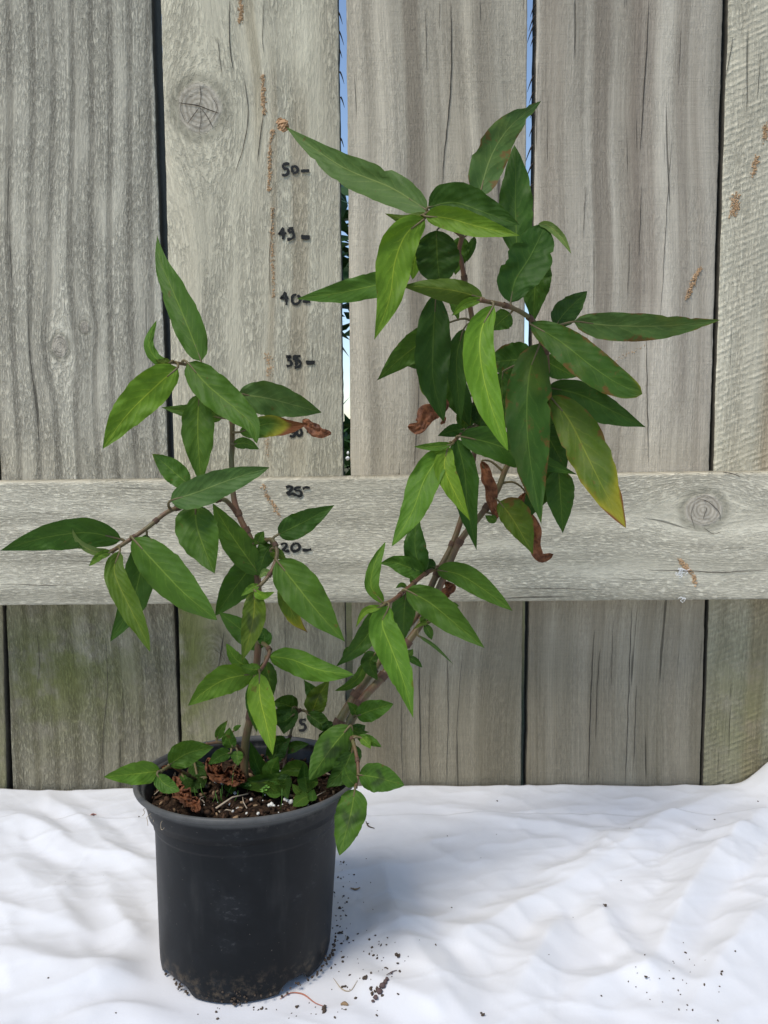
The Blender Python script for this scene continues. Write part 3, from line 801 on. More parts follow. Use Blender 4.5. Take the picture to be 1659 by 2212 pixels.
# ------------------------------------------------------------------ leaf material
def leaf_mat():
    t = NT('leaf')
    uvn = t.n('ShaderNodeUVMap'); uvn.uv_map = 'UVMap'
    sp = t.n('ShaderNodeSeparateXYZ'); t.t.links.new(uvn.outputs[0], sp.inputs[0])
    u, vv = sp.outputs[0], sp.outputs[1]
    s = t.m('SUBTRACT', t.m('MULTIPLY', vv, 2.0), 1.0)
    av = t.m('ABSOLUTE', s)
    x, y, z, v = t.xyz()
    oi = t.n('ShaderNodeObjectInfo')
    base = oi.outputs['Color']; alpha = oi.outputs['Alpha']; rnd = oi.outputs['Random']; idx = oi.outputs['Object Index']
    nz = t.noise(v, 75.0, 3.0, .6); nf = t.noise(v, 480.0, 3.0, .65)
    f = t.m('MULTIPLY_ADD', nz, .4, .8); f = t.m('MULTIPLY', f, t.m('MULTIPLY_ADD', nf, .3, .85))
    c = t.mix(1.0, base, t.vec(f, f, f), 'MULTIPLY')
    lite = t.mix(1.0, base, (2.5, 1.8, 2.2), 'MULTIPLY')
    mw = t.m('MULTIPLY_ADD', u, -.045, .065)
    mid = t.m('SUBTRACT', 1.0, t.ramp01(av, t.m('MULTIPLY', mw, .3), mw))
    # side veins curve forward towards the margin
    ph = t.m('SUBTRACT', t.m('MULTIPLY', u, 9.0), t.m('ADD', t.m('MULTIPLY', av, 1.9), t.m('MULTIPLY', t.m('MULTIPLY', av, av), .6)))
    ph = t.m('ADD', ph, t.m('ADD', t.m('MULTIPLY', t.m('SUBTRACT', nz, .5), 1.3), t.m('MULTIPLY', t.m('SIGN', s), .23)))
    fr = t.m('ABSOLUTE', t.m('SUBTRACT', t.m('FRACT', ph), .5))
    vein = t.m('SUBTRACT', 1.0, t.ramp01(fr, .02, .12))
    vein = t.m('MULTIPLY', vein, t.m('MULTIPLY', t.m('SUBTRACT', 1.0, t.ramp01(av, .15, .85)), t.ramp01(nf, .25, .6)))
    c = t.mix(t.m('MULTIPLY', vein, .34), c, lite)
    c = t.mix(t.m('MULTIPLY', t.m('SUBTRACT', 1.0, t.ramp01(av, .0, .35)), .12), c, lite)
    c = t.mix(t.m('MULTIPLY', mid, .95), c, lite)
    edge_ = t.ramp01(av, .93, 1.0)
    c = t.mix(t.m('MULTIPLY', edge_, .3), c, t.mix(1.0, base, (1.6, 1.1, .9), 'MULTIPLY'))
    # tiny blemishes
    bl = t.ramp01(t.m('ADD', t.noise(v, 120.0, 3.0, .6), t.m('MULTIPLY', rnd, .05)), .70, .76)
    c = t.mix(t.m('MULTIPLY', bl, .5), c, (.13, .055, .02))
    old = t.m('GREATER_THAN', idx, 1.5)
    ob = t.ramp01(t.m('ADD', t.noise(v, 75.0, 4.0, .65), t.m('MULTIPLY', t.m('POWER', av, 4.0), .14)), .60, .70)
    c = t.mix(t.m('MULTIPLY', t.m('MULTIPLY', ob, old), .75), c, (.15, .060, .018))
    oy = t.ramp01(t.noise(v, 38.0, 3.0, .6), .45, .7)
    c = t.mix(t.m('MULTIPLY', t.m('MULTIPLY', oy, old), .2), c, (.16, .16, .02))
    # dark thumb-print chevron on some leaves
    ch = t.m('ABSOLUTE', t.m('SUBTRACT', t.m('ADD', u, t.m('MULTIPLY', av, .22)), .5))
    chm = t.m('MULTIPLY', t.m('SUBTRACT', 1.0, t.ramp01(t.m('ADD', ch, t.m('MULTIPLY', t.m('SUBTRACT', nz, .5), .25)), .04, .13)), t.m('SUBTRACT', 1.0, t.ramp01(av, .35, .8)))
    chm = t.m('MULTIPLY', t.m('MULTIPLY', chm, .8), t.m('COMPARE', idx, 1.0, .2))
    c = t.mix(t.m('MULTIPLY', chm, .72), c, (.022, .03, .016))
    # ageing from the tip: yellow, then brown
    dist = t.m('ADD', t.m('ADD', u, t.m('MULTIPLY', t.m('SUBTRACT', t.noise(v, 45.0, 3.0), .5), .5)), t.m('MULTIPLY', t.m('POWER', av, 3.0), .22))
    st = t.m('SUBTRACT', 1.0, alpha)      # alpha 1 = fresh
    lim = t.m('SUBTRACT', 1.16, st)
    has = t.m('GREATER_THAN', st, .01)
    ye = t.m('MULTIPLY', t.ramp01(t.m('SUBTRACT', dist, lim), -.12, .22), has)
    br = t.m('MULTIPLY', t.ramp01(t.m('SUBTRACT', dist, lim), .18, .34), has)
    c = t.mix(t.m('MULTIPLY', ye, .85), c, (.30, .27, .025))
    c = t.mix(br, c, (.17, .060, .022))
    geo = t.n('ShaderNodeNewGeometry')
    hgt = t.m('SUBTRACT', t.m('MULTIPLY', t.m('COSINE', t.m('MULTIPLY', t.m('SUBTRACT', t.m('FRACT', ph), .5), 6.2832)), -.5), t.m('MULTIPLY', mid, .8))
    hgt = t.m('ADD', hgt, t.m('MULTIPLY', nf, .35))
    nm = t.bump(hgt, .42, .00027)
    bs = t.n('ShaderNodeBsdfPrincipled')
    t.put(bs.inputs['Base Color'], c); t.put(bs.inputs['Roughness'], t.m('MULTIPLY_ADD', nf, .18, .46)); bs.inputs['Specular IOR Level'].default_value = .2
    t.put(bs.inputs['Normal'], nm)
    tr = t.n('ShaderNodeBsdfTranslucent')
    t.put(tr.inputs['Color'], t.mix(1.0, c, (1.5, 1.45, .7), 'MULTIPLY'))
    ms = t.n('ShaderNodeMixShader'); ms.inputs[0].default_value = .24
    t.t.links.new(bs.outputs[0], ms.inputs[1]); t.t.links.new(tr.outputs[0], ms.inputs[2])
    return t.done(ms.outputs[0])
LEAF = leaf_mat()
dry_m = None
t = NT('dry_leaf'); x, y, z, v = t.xyz()
a = t.noise(v, 160.0, 4.0, .65)
c = t.mix(t.ramp01(a, .3, .7), (.10, .035, .016), (.34, .135, .06))
tr = t.n('ShaderNodeBsdfTranslucent'); t.put(tr.inputs['Color'], c)
ms = t.n('ShaderNodeMixShader'); ms.inputs[0].default_value = .3
t.t.links.new(t.pbsdf(c, .6, t.bump(a, .8, .001), .35), ms.inputs[1]); t.t.links.new(tr.outputs[0], ms.inputs[2])
dry_m = t.done(ms.outputs[0])

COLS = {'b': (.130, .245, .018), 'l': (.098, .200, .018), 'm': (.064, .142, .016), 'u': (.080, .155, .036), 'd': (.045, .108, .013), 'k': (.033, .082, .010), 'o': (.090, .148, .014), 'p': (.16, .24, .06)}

# stems: name -> list of (region, x, y, depth)
STEMS = {
 'L0': ('left_stem', [('F', 748, 620, .447), ('F', 750, 420, .446), ('F', 780, 270, .447), ('B', 1122, 1300, .449), ('B', 1150, 1100, .452), ('B', 1162, 960, .454), ('B', 1165, 800, .456), ('B', 1155, 620, .458), ('B', 1135, 510, .46), ('B', 1078, 390, .463), ('B', 1050, 290, .466), ('B', 1042, 140, .468), ('A', 1045, 1180, .47), ('A', 1045, 1055, .472)], .0023, .0015),
 'L1': ('left_top', [('A', 1045, 1065, .472), ('A', 985, 950, .47), ('A', 905, 850, .468), ('A', 850, 815, .464), ('A', 770, 800, .458)], .0012, .0009),
 'L2': ('left_low', [('B', 1062, 368, .463), ('B', 1012, 315, .457), ('B', 950, 320, .45), ('B', 850, 340, .442), ('B', 760, 365, .436), ('B', 665, 438, .43), ('B', 590, 490, .426), ('B', 500, 548, .42)], .0014, .0011),
 'L3': ('left_right', [('B', 1138, 512, .46), ('B', 1190, 498, .452), ('B', 1225, 495, .446), ('B', 1246, 540, .442), ('B', 1240, 590, .438), ('B', 1213, 650, .434), ('B', 1170, 700, .43), ('B', 1140, 722, .427)], .0013, .001),
 'L4': ('left_base', [('B', 1160, 950, .454), ('B', 1195, 968, .446), ('B', 1213, 1000, .44), ('B', 1186, 1060, .434), ('B', 1160, 1092, .43)], .0013, .001),
 'L5': ('base_shoot', [('F', 748, 470, .446), ('F', 715, 425, .436), ('F', 690, 425, .43), ('F', 640, 402, .424), ('F', 560, 410, .418)], .0010, .0007),
 'L6': ('trailing_shoot', [('F', 520, 590, .452), ('F', 440, 545, .43), ('F', 385, 520, .412), ('F', 335, 545, .402)], .0009, .0008),
 'R0': ('right_stem', [('F', 1130, 560, .462), ('F', 1207, 316, .468), ('E', 550, 1115, .478), ('E', 700, 900, .487), ('E', 850, 730, .494), ('E', 960, 500, .50), ('E', 1050, 330, .505), ('E', 1110, 160, .51), ('D', 440, 1060, .513), ('D', 470, 900, .518), ('D', 490, 720, .52), ('D', 478, 600, .52), ('D', 470, 300, .52), ('D', 438, 120, .516), ('D', 417, 0, .512), ('C', 985, 945, .51), ('C', 1003, 860, .505)], .0029, .0014),
 'R1': ('right_second', [('F', 1180, 520, .452), ('F', 1306, 226, .462), ('E', 620, 1130, .474), ('E', 770, 930, .484), ('E', 900, 740, .49), ('E', 1010, 500, .495), ('E', 1100, 300, .50), ('E', 1235, 130, .505), ('D', 580, 1030, .508), ('D', 622, 925, .51), ('D', 700, 800, .51), ('D', 790, 610, .505), ('D', 802, 440, .49), ('D', 772, 350, .484), ('D', 740, 270, .476), ('D', 640, 208, .466), ('D', 500, 175, .455)], .0026, .0012),
 'R2': ('right_side', [('E', 965, 458, .497), ('E', 890, 495, .482), ('E', 765, 600, .46), ('E', 700, 650, .45), ('E', 650, 675, .445)], .0014, .0011),
 'R3': ('right_mid', [('D', 488, 735, .52), ('D', 430, 770, .50), ('D', 370, 822, .485)], .0012, .0009),
 'R4': ('right_hanging', [('F', 1225, 320, .462), ('F', 1272, 378, .438), ('F', 1300, 480, .424), ('F', 1306, 560, .416), ('F', 1293, 625, .41)], .0012, .0009),
 'R5': ('right_top', [('C', 1003, 862, .505), ('C', 920, 800, .492), ('C', 815, 738, .475)], .0012, .001),
 'R6': ('inner_shoot', [('F', 1050, 690, .452), ('F', 1060, 600, .452), ('F', 1050, 560, .455)], .0009, .0007),
 'R7': ('middle_shoot', [('F', 930, 600, .462), ('F', 960, 420, .475), ('F', 1010, 255, .482), ('F', 1080, 262, .482)], .0010, .0008),
 'R8': ('right_twig', [('E', 850, 745, .494), ('E', 885, 790, .486), ('E', 925, 775, .482)], .0008, .0006),
}
SAMP = {}
for k, (nm_, pts, r0, r1) in STEMS.items():
    pp = [rp(a, x, y) + (d,) for a, x, y, d in pts]
    c = catmull(pp, 14 * len(pp))
    SAMP[k] = [at(q[0], q[1], q[2]) for q in c]

# leaves: stem, region, midrib points base->tip, width left of travel, width right, depth base, depth tip, colour, age, flags
LV = [
 ('L1','A',[(905,795),(845,640),(765,450),(722,340),(706,228)],58,66,.466,.50,'m',0,'n'),
 ('L1','A',[(765,803),(705,785),(670,715),(704,612)],24,22,.456,.462,'l',0,''),
 ('L1','A',[(768,800),(735,806),(700,790)],20,24,.452,.452,'o',0,''),
 ('L1','A',[(798,825),(700,910),(570,1040),(462,1190)],72,84,.452,.43,'b',0,''),
 ('L1','A',[(845,803),(935,905),(1060,1010),(1132,1080),(1156,1168)],72,68,.455,.435,'m',0,''),
 ('L0','A',[(895,945),(890,1100),(897,1240),(905,1350)],68,68,.462,.455,'m',0,''),
 ('L0','A',[(1072,945),(1200,962),(1330,995),(1448,1027)],68,72,.470,.485,'u',0,''),
 ('L0','A',[(1078,1115),(1200,1078),(1290,1085),(1385,1080)],36,56,.466,.475,'m',.72,''),
 ('L0','A',[(1362,1058),(1400,1095),(1450,1122),(1492,1118)],24,22,.475,.472,'dry',0,''),
 ('L0','A',[(1052,1170),(1105,1165),(1166,1192)],24,24,.466,.458,'m',0,''),
 ('L0','A',[(1000,1052),(900,1032),(800,1018),(724,1003)],32,40,.475,.485,'m',0,''),
 ('L2','B',[(768,318),(880,282),(1040,222),(1212,168)],62,66,.43,.425,'u',0,''),
 ('L2','B',[(850,245),(790,195),(740,150),(685,107)],48,48,.447,.452,'m',.08,''),
 ('L2','B',[(545,492),(400,462),(250,475),(120,505),(0,543)],66,62,.424,.40,'d',0,''),
 ('L2','B',[(500,548),(420,545),(350,500),(318,432)],16,18,.416,.412,'p',0,''),
 ('L2','B',[(500,550),(450,565),(400,612)],18,16,.416,.412,'l',0,''),
 ('L2','B',[(597,488),(700,600),(830,735),(978,856)],88,78,.421,.395,'m',0,''),
 ('L2','B',[(878,340),(885,430),(920,535),(966,646)],84,92,.436,.42,'m',0,''),
 ('L2','B',[(538,545),(515,640),(585,800),(640,910),(675,998)],50,50,.416,.395,'o',0,''),
 ('L2','B',[(660,470),(640,600),(590,790),(496,952)],66,66,.432,.43,'d',0,''),
 ('L0','B',[(1168,650),(1110,570),(1040,470),(957,330)],62,60,.452,.448,'m',0,''),
 ('L0','B',[(1165,565),(1110,640),(1050,720),(968,836)],66,62,.458,.462,'d',0,''),
 ('L3','B',[(1222,515),(1190,565),(1160,660)],44,44,.452,.45,'d',0,''),
 ('L3','B',[(1253,470),(1345,425),(1430,380),(1506,337)],52,52,.447,.455,'d',0,''),
 ('L3','B',[(1160,502),(1172,478),(1188,454)],22,22,.446,.444,'m',0,''),
 ('L3','B',[(1138,512),(1158,496),(1200,505)],14,18,.45,.446,'m',0,''),
 ('L3','B',[(1246,588),(1335,700),(1440,830),(1554,953)],88,80,.436,.42,'m',0,''),
 ('L3','B',[(1262,700),(1305,800),(1335,860),(1385,912)],36,38,.444,.443,'o',.5,''),
 ('L3','B',[(1215,545),(1255,560),(1292,590)],24,22,.444,.445,'o',.1,''),
 ('L3','B',[(1142,722),(1145,800),(1130,900),(1088,1042)],50,48,.424,.415,'o',0,'s'),
 ('L3','B',[(1145,722),(1180,742),(1236,728)],14,22,.422,.415,'b',0,''),
 ('L3','B',[(1165,700),(1130,712),(1084,748)],16,16,.424,.42,'l',0,''),
 ('L3','B',[(1215,650),(1190,640),(1168,668)],16,16,.434,.434,'p',0,''),
 ('L4','B',[(1196,965),(1130,930),(1050,870),(984,818)],52,50,.452,.458,'m',0,''),
 ('L4','B',[(1185,970),(1190,930),(1165,880)],30,30,.449,.452,'d',0,''),
 ('L4','B',[(1120,1070),(1060,1030),(1018,960)],26,30,.432,.436,'l',0,''),
 ('L4','B',[(1142,1095),(1020,1120),(930,1170),(846,1241)],62,58,.43,.415,'l',0,''),
 ('L4','B',[(1172,1078),(1120,1075),(1082,1060)],24,26,.428,.425,'l',0,''),
 ('L4','B',[(1168,1095),(1170,1200),(1200,1330),(1228,1464)],56,54,.426,.408,'b',0,''),
 ('L4','B',[(1213,1018),(1310,1032),(1440,1080),(1593,1101)],50,58,.438,.428,'l',0,''),
 ('L4','B',[(1192,1040),(1212,1120),(1222,1215)],34,40,.442,.445,'d',0,''),
 ('L4','F',[(800,90),(790,200),(808,355)],38,36,.441,.438,'m',.06,''),
 # right plant, upper
 ('R5','C',[(815,722),(620,600),(380,500),(190,378),(48,268)],90,84,.478,.56,'u',0,'n'),
 ('R5','C',[(62,288),(38,262),(12,222)],30,26,.56,.565,'tan',0,''),
 ('R5','C',[(1095,640),(1160,430),(1262,270),(1430,130)],92,80,.50,.545,'u',.04,'nx'),
 ('R5','C',[(1300,960),(1290,700),(1292,540),(1285,368)],84,88,.515,.54,'d',0,''),
 ('R5','C',[(820,705),(960,680),(1130,735),(1312,800)],105,75,.474,.46,'d',0,''),
 ('R5','C',[(805,752),(930,765),(1100,812),(1314,858)],66,60,.464,.445,'b',0,''),
 ('R5','C',[(800,765),(700,850),(640,1000),(610,1200),(528,1422)],88,96,.466,.44,'b',0,''),
 ('R0','C',[(862,830),(866,930),(872,1020),(884,1112)],110,108,.482,.485,'k',0,'t'),
 ('R0','C',[(720,1085),(560,1120),(350,1165),(108,1200)],62,66,.51,.56,'m',0,''),
 ('R1','C',[(1112,1195),(960,1155),(800,1135),(668,1130)],66,58,.458,.462,'o',0,''),
 ('R1','C',[(1108,1200),(1020,1225),(948,1290)],26,22,.455,.456,'b',0,''),
 ('R1','C',[(1265,1218),(1290,1100),(1370,970),(1455,800)],105,112,.468,.475,'d',0,'tn'),
 ('R1','C',[(1415,795),(1470,805),(1540,870),(1592,956)],24,22,.474,.47,'p',0,''),
 ('R1','C',[(1410,960),(1400,1100),(1392,1200),(1388,1335)],78,78,.49,.495,'d',0,''),
 ('R5','C',[(806,738),(700,768),(584,738)],30,22,.468,.462,'o',.12,''),
 ('R0','C',[(795,880),(750,980),(735,1095)],45,42,.485,.49,'b',0,''),
 ('R0','C',[(1000,865),(990,950),(965,1070)],46,48,.512,.515,'m',0,''),
 ('R0','C',[(1070,865),(1050,930),(1028,1000)],20,20,.512,.515,'d',.1,''),
 ('R0','C',[(960,1180),(965,1240),(985,1320)],25,25,.52,.52,'m',0,''),
 # right plant, middle
 ('R1','D',[(562,200),(508,310),(505,450),(550,650),(627,854)],62,74,.456,.425,'b',0,''),
 ('R1','D',[(772,370),(725,500),(712,720),(735,950),(777,1184)],102,90,.485,.45,'d',.05,'xn'),
 ('R1','D',[(818,608),(905,720),(985,880),(1065,1040),(1158,1202)],96,78,.492,.45,'o',.42,'nx'),
 ('R1','D',[(728,282),(860,360),(1000,470),(1120,550),(1232,598)],78,74,.474,.45,'d',.09,'tx'),
 ('R1','D',[(925,272),(1100,290),(1300,292),(1450,282),(1584,264)],56,66,.482,.51,'u',.12,'nx'),
 ('R1','D',[(840,290),(890,225),(984,135)],52,52,.488,.505,'k',0,''),
 ('R1','D',[(808,568),(950,600),(1110,680),(1248,748)],55,88,.502,.505,'k',0,''),
 ('R1','D',[(855,940),(865,1080),(874,1226)],60,62,.505,.50,'d',0,''),
 ('R3','D',[(412,788),(560,822),(700,880),(820,920),(942,962)],66,62,.488,.48,'d',0,''),
 ('R3','D',[(358,835),(342,930),(390,1045),(457,1170)],44,44,.478,.465,'b',0,''),
 ('R3','D',[(395,800),(432,950),(445,1100),(486,1302)],54,58,.49,.485,'d',0,''),
 ('R3','D',[(348,838),(255,975),(195,1130),(104,1284)],64,62,.48,.46,'l',0,''),
 ('R3','D',[(372,825),(300,835),(204,835)],18,18,.476,.475,'l',0,''),
 ('R3','D',[(428,755),(375,765),(310,786)],26,28,.496,.496,'k',0,''),
 ('R1','D',[(588,1082),(640,1150),(690,1230),(740,1320)],82,44,.50,.49,'o',0,'x'),
 ('R1','D',[(705,1040),(690,1100),(735,1180),(745,1280),(775,1335),(832,1318)],26,26,.51,.515,'dry',0,''),
 ('R1','D',[(508,900),(540,990),(555,1080),(582,1158)],26,24,.505,.50,'dry',0,''),
 ('R0','D',[(340,610),(320,660),(265,690),(235,745),(175,745)],34,36,.50,.49,'dry',0,''),
 ('R0','D',[(330,700),(340,715),(325,735)],10,10,.50,.49,'dry',0,''),
 ('R0','D',[(302,150),(290,380),(292,540),(338,722)],74,76,.494,.485,'k',0,''),
 ('R0','D',[(330,290),(230,370),(140,440),(37,538)],60,60,.512,.52,'m',0,''),
 ('R0','D',[(310,430),(240,460),(158,468)],30,28,.515,.52,'d',0,''),
 ('R0','D',[(428,305),(398,420),(400,560),(416,742)],44,44,.502,.498,'d',0,''),
 ('R0','D',[(320,470),(370,560),(420,650),(455,745)],62,62,.512,.51,'d',.05,''),
 ('R1','D',[(740,445),(650,445),(520,460)],78,74,.504,.512,'d',.1,'x'),
 ('R1','D',[(600,500),(605,620),(650,780)],56,60,.50,.498,'d',0,''),
 ('R1','D',[(785,440),(850,480),(935,522)],52,50,.497,.50,'m',0,''),
 ('R1','D',[(830,880),(780,1010),(698,1165)],55,55,.508,.502,'k',0,''),
 ('R1','D',[(780,740),(830,830),(890,940)],72,66,.506,.503,'k',0,''),
 ('R1','D',[(578,1160),(550,1160),(524,1144)],18,18,.50,.50,'m',0,''),
 ('R0','D',[(270,610),(245,570),(227,518)],14,12,.515,.52,'o',.2,''),
 ('R1','D',[(638,235),(600,265),(556,312)],46,42,.47,.474,'m',0,''),
 ('R0','D',[(490,640),(520,700),(560,760)],50,50,.516,.512,'k',0,''),
 ('R0','D',[(350,380),(340,440),(350,500)],50,45,.52,.52,'m',.15,''),
 # right plant, lower
 ('R2','E',[(885,485),(838,380),(832,260),(850,130)],66,66,.482,.49,'d',0,''),
 ('R2','E',[(885,488),(780,450),(700,425),(620,432)],58,58,.482,.485,'m',0,''),
 ('R2','E',[(955,455),(910,440),(866,402)],40,40,.49,.492,'k',0,''),
 ('R2','E',[(640,668),(568,570),(590,430),(654,300)],34,46,.446,.455,'l',0,''),
 ('R1','E',[(962,470),(1100,500),(1260,600),(1416,716)],70,62,.492,.48,'m',0,''),
 ('R2','E',[(780,592),(920,668),(1070,790),(1250,940)],86,84,.455,.435,'m',0,''),
 ('R2','E',[(675,688),(635,790),(685,930),(760,1130),(821,1360)],86,90,.442,.415,'l',0,'n'),
 ('R2','E',[(645,690),(560,840),(470,950),(353,1054)],64,60,.45,.445,'d',0,''),
 ('R2','E',[(628,690),(530,720),(474,818)],22,20,.438,.435,'b',0,''),
 ('R2','E',[(775,615),(765,740),(764,895)],66,70,.462,.465,'d',0,''),
 ('R8','E',[(848,862),(950,930),(1062,1038)],10,10,.482,.48,'u',0,''),
 ('R1','E',[(600,968),(560,1030),(606,1132)],38,50,.466,.468,'k',0,''),
 ('R0','E',[(772,985),(800,970),(820,945)],26,24,.478,.478,'m',0,''),
 ('R0','E',[(785,995),(830,1015),(876,1056)],20,20,.478,.478,'d',0,''),
 ('R0','E',[(526,1030),(495,1110),(430,1165),(350,1196)],30,28,.472,.47,'m',0,''),
 ('R0','E',[(455,945),(425,960),(396,986)],20,22,.476,.476,'d',0,''),
 ('R1','E',[(480,1348),(580,1310),(702,1274)],58,60,.452,.445,'m',0,''),
 ('R1','E',[(478,1350),(465,1305),(424,1262)],26,26,.455,.455,'m',0,''),
 ('R2','E',[(782,575),(750,560),(715,580)],14,14,.468,.466,'m',0,''),
 ('R2','E',[(820,548),(812,528),(804,506)],15,15,.474,.474,'m',0,''),
 ('R1','E',[(1015,540),(1040,585),(1010,615),(1000,658)],32,34,.50,.498,'dry',0,''),
 ('R1','E',[(1040,690),(1065,680),(1098,688)],16,16,.50,.50,'m',0,''),
 ('R8','E',[(890,800),(915,840),(932,890)],24,24,.484,.482,'d',0,''),
 ('R8','E',[(880,790),(880,765),(900,745)],18,18,.484,.482,'m',0,''),
 ('R8','E',[(930,778),(860,800),(820,830)],12,12,.484,.482,'o',0,''),
 ('R0','E',[(870,740),(900,760),(940,770)],22,22,.49,.488,'m',0,''),
 # around the pot
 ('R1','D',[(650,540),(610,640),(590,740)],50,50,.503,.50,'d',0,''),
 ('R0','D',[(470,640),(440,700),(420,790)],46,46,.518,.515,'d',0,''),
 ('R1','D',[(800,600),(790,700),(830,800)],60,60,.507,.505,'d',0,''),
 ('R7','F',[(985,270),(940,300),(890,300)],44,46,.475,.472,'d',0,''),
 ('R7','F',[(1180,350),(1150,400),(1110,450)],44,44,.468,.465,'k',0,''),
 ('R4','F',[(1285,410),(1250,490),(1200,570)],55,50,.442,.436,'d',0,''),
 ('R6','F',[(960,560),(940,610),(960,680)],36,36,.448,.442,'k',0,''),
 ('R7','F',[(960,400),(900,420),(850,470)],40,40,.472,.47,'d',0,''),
 ('L6','F',[(440,560),(470,610),(520,650)],34,34,.455,.448,'d',0,''),
 ('L6','F',[(335,542),(220,556),(56,572)],52,54,.402,.395,'l',0,''),
 ('L6','F',[(318,560),(355,605),(430,642)],38,40,.400,.395,'m',0,''),
 ('L6','F',[(378,512),(470,455),(597,424)],60,56,.41,.415,'m',0,''),
 ('L5','F',[(612,385),(630,340),(666,292)],18,22,.422,.42,'m',0,''),
 ('L5','F',[(690,428),(672,385),(675,328)],34,32,.424,.42,'m',0,''),
 ('L5','F',[(695,345),(712,328),(732,318)],11,11,.422,.42,'m',0,''),
 ('L5','F',[(680,452),(630,468),(571,510)],30,32,.422,.415,'m',0,''),
 ('L5','F',[(712,442),(712,480),(716,516)],28,28,.424,.42,'m',0,''),
 ('R6','F',[(955,610),(830,600),(695,612)],48,42,.45,.44,'m',0,'s'),
 ('R6','F',[(858,598),(900,640),(950,602)],40,34,.445,.44,'m',0,''),
 ('R6','F',[(852,590),(808,510),(776,398)],32,38,.455,.45,'d',0,''),
 ('R6','F',[(880,595),(880,535),(914,470)],40,40,.45,.446,'m',0,''),
 ('R7','F',[(1005,240),(945,215),(886,205)],50,50,.482,.485,'d',0,''),
 ('R7','F',[(985,232),(965,290),(940,362)],38,70,.478,.472,'k',0,''),
 ('R7','F',[(1078,262),(1110,180),(1166,90)],50,48,.478,.482,'o',0,'s'),
 ('R7','F',[(1055,262),(1115,305),(1187,366)],42,28,.476,.47,'d',0,''),
 ('R7','F',[(1150,300),(1165,330),(1200,345)],30,30,.47,.468,'k',0,''),
 ('R7','F',[(1100,200),(1075,150),(1040,95)],30,30,.486,.488,'d',0,''),
 ('R4','F',[(1266,322),(1190,410),(1125,500),(1064,592)],74,72,.438,.42,'m',0,'s'),
 ('R4','F',[(1310,562),(1400,575),(1533,613)],66,66,.414,.408,'m',0,'s'),
 ('R4','F',[(1290,632),(1270,750),(1214,958)],70,72,.408,.395,'m',0,'s'),
 ('R4','F',[(1292,612),(1258,575),(1234,512)],34,34,.412,.408,'m',0,''),
 ('R4','F',[(1275,450),(1230,540),(1148,628)],62,50,.436,.428,'d',0,''),
 ('R6','F',[(1058,645),(1045,580),(1038,498)],36,38,.45,.448,'d',0,''),
 ('R6','F',[(1062,540),(990,530),(912,562)],38,38,.458,.462,'m',0,''),
 ('R6','F',[(1066,666),(1030,680),(986,716)],34,34,.438,.432,'m',0,''),
 ('R6','F',[(1085,690),(1080,660),(1088,632)],22,22,.436,.436,'d',0,''),
 ('R6','F',[(1026,656),(1005,635),(982,606)],18,18,.44,.44,'m',0,''),
 ('R6','F',[(1110,600),(1080,600),(1055,650)],24,24,.445,.44,'m',0,''),
 ('R7','F',[(880,495),(920,430),(976,378)],42,40,.47,.472,'d',0,''),
 ('R7','F',[(945,450),(1000,420),(1064,410)],24,24,.474,.475,'d',0,''),
 ('R4','F',[(1300,375),(1360,390),(1420,424)],22,24,.438,.434,'m',0,''),
 ('R4','F',[(1318,380),(1345,400),(1368,434)],22,22,.436,.432,'l',0,''),
 ('R4','F',[(1285,372),(1310,340),(1342,318)],36,36,.45,.45,'k',0,''),
 ('R4','F',[(1268,330),(1300,350),(1360,352)],18,20,.446,.446,'d',0,''),
 ('L6','F',[(500,490),(520,560),(548,625)],42,38,.47,.46,'k',0,''),
 ('L6','F',[(562,578),(490,600),(428,604)],34,32,.455,.45,'k',0,''),
 ('L5','F',[(672,595),(680,625),(684,656)],28,28,.446,.444,'m',0,''),
]

def soil_clamp(p):
    if (p.x - PX) ** 2 + (p.y - PY_) ** 2 < .062 ** 2 and p.z < ZR - .002:
        if p.z < tz(p.y, SZ + .004):
            v = p - EYE
            return EYE + v * ((SZ + .004 + TILT * PY_ - EYE.z) / (v.z + TILT * v.y))
    return p

plant = empty('herb_plant', tuple(at(*rp('F', 748, 620), .447)))
tag(plant, 'tall leafy green herb with pointed leaves and two knotted stems growing in the black pot', 'plant')
stem_t = NT('stem'); x, y, z, v = stem_t.xyz()
a = stem_t.noise(v, 55.0, 3.0, .6); b = stem_t.noise(stem_t.vec(stem_t.m('MULTIPLY', x, 900.0), stem_t.m('MULTIPLY', y, 900.0), stem_t.m('MULTIPLY', z, 60.0)), 1.0, 2.0)
c = stem_t.mix(stem_t.ramp01(a, .35, .65), (.135, .062, .034), (.125, .110, .042))
f = stem_t.m('MULTIPLY_ADD', b, .6, .7)
c = stem_t.mix(1.0, c, stem_t.vec(f, f, f), 'MULTIPLY')
stem_m = stem_t.done(stem_t.pbsdf(c, .5, stem_t.bump(b, .4, .0005), .4))
node_m = simple('stem_node', (.10, .055, .034), .7, .4, 300, .3, .4)
twig_m = simple('leaf_stalk', (.13, .10, .04), .5, .3, 200, .4)

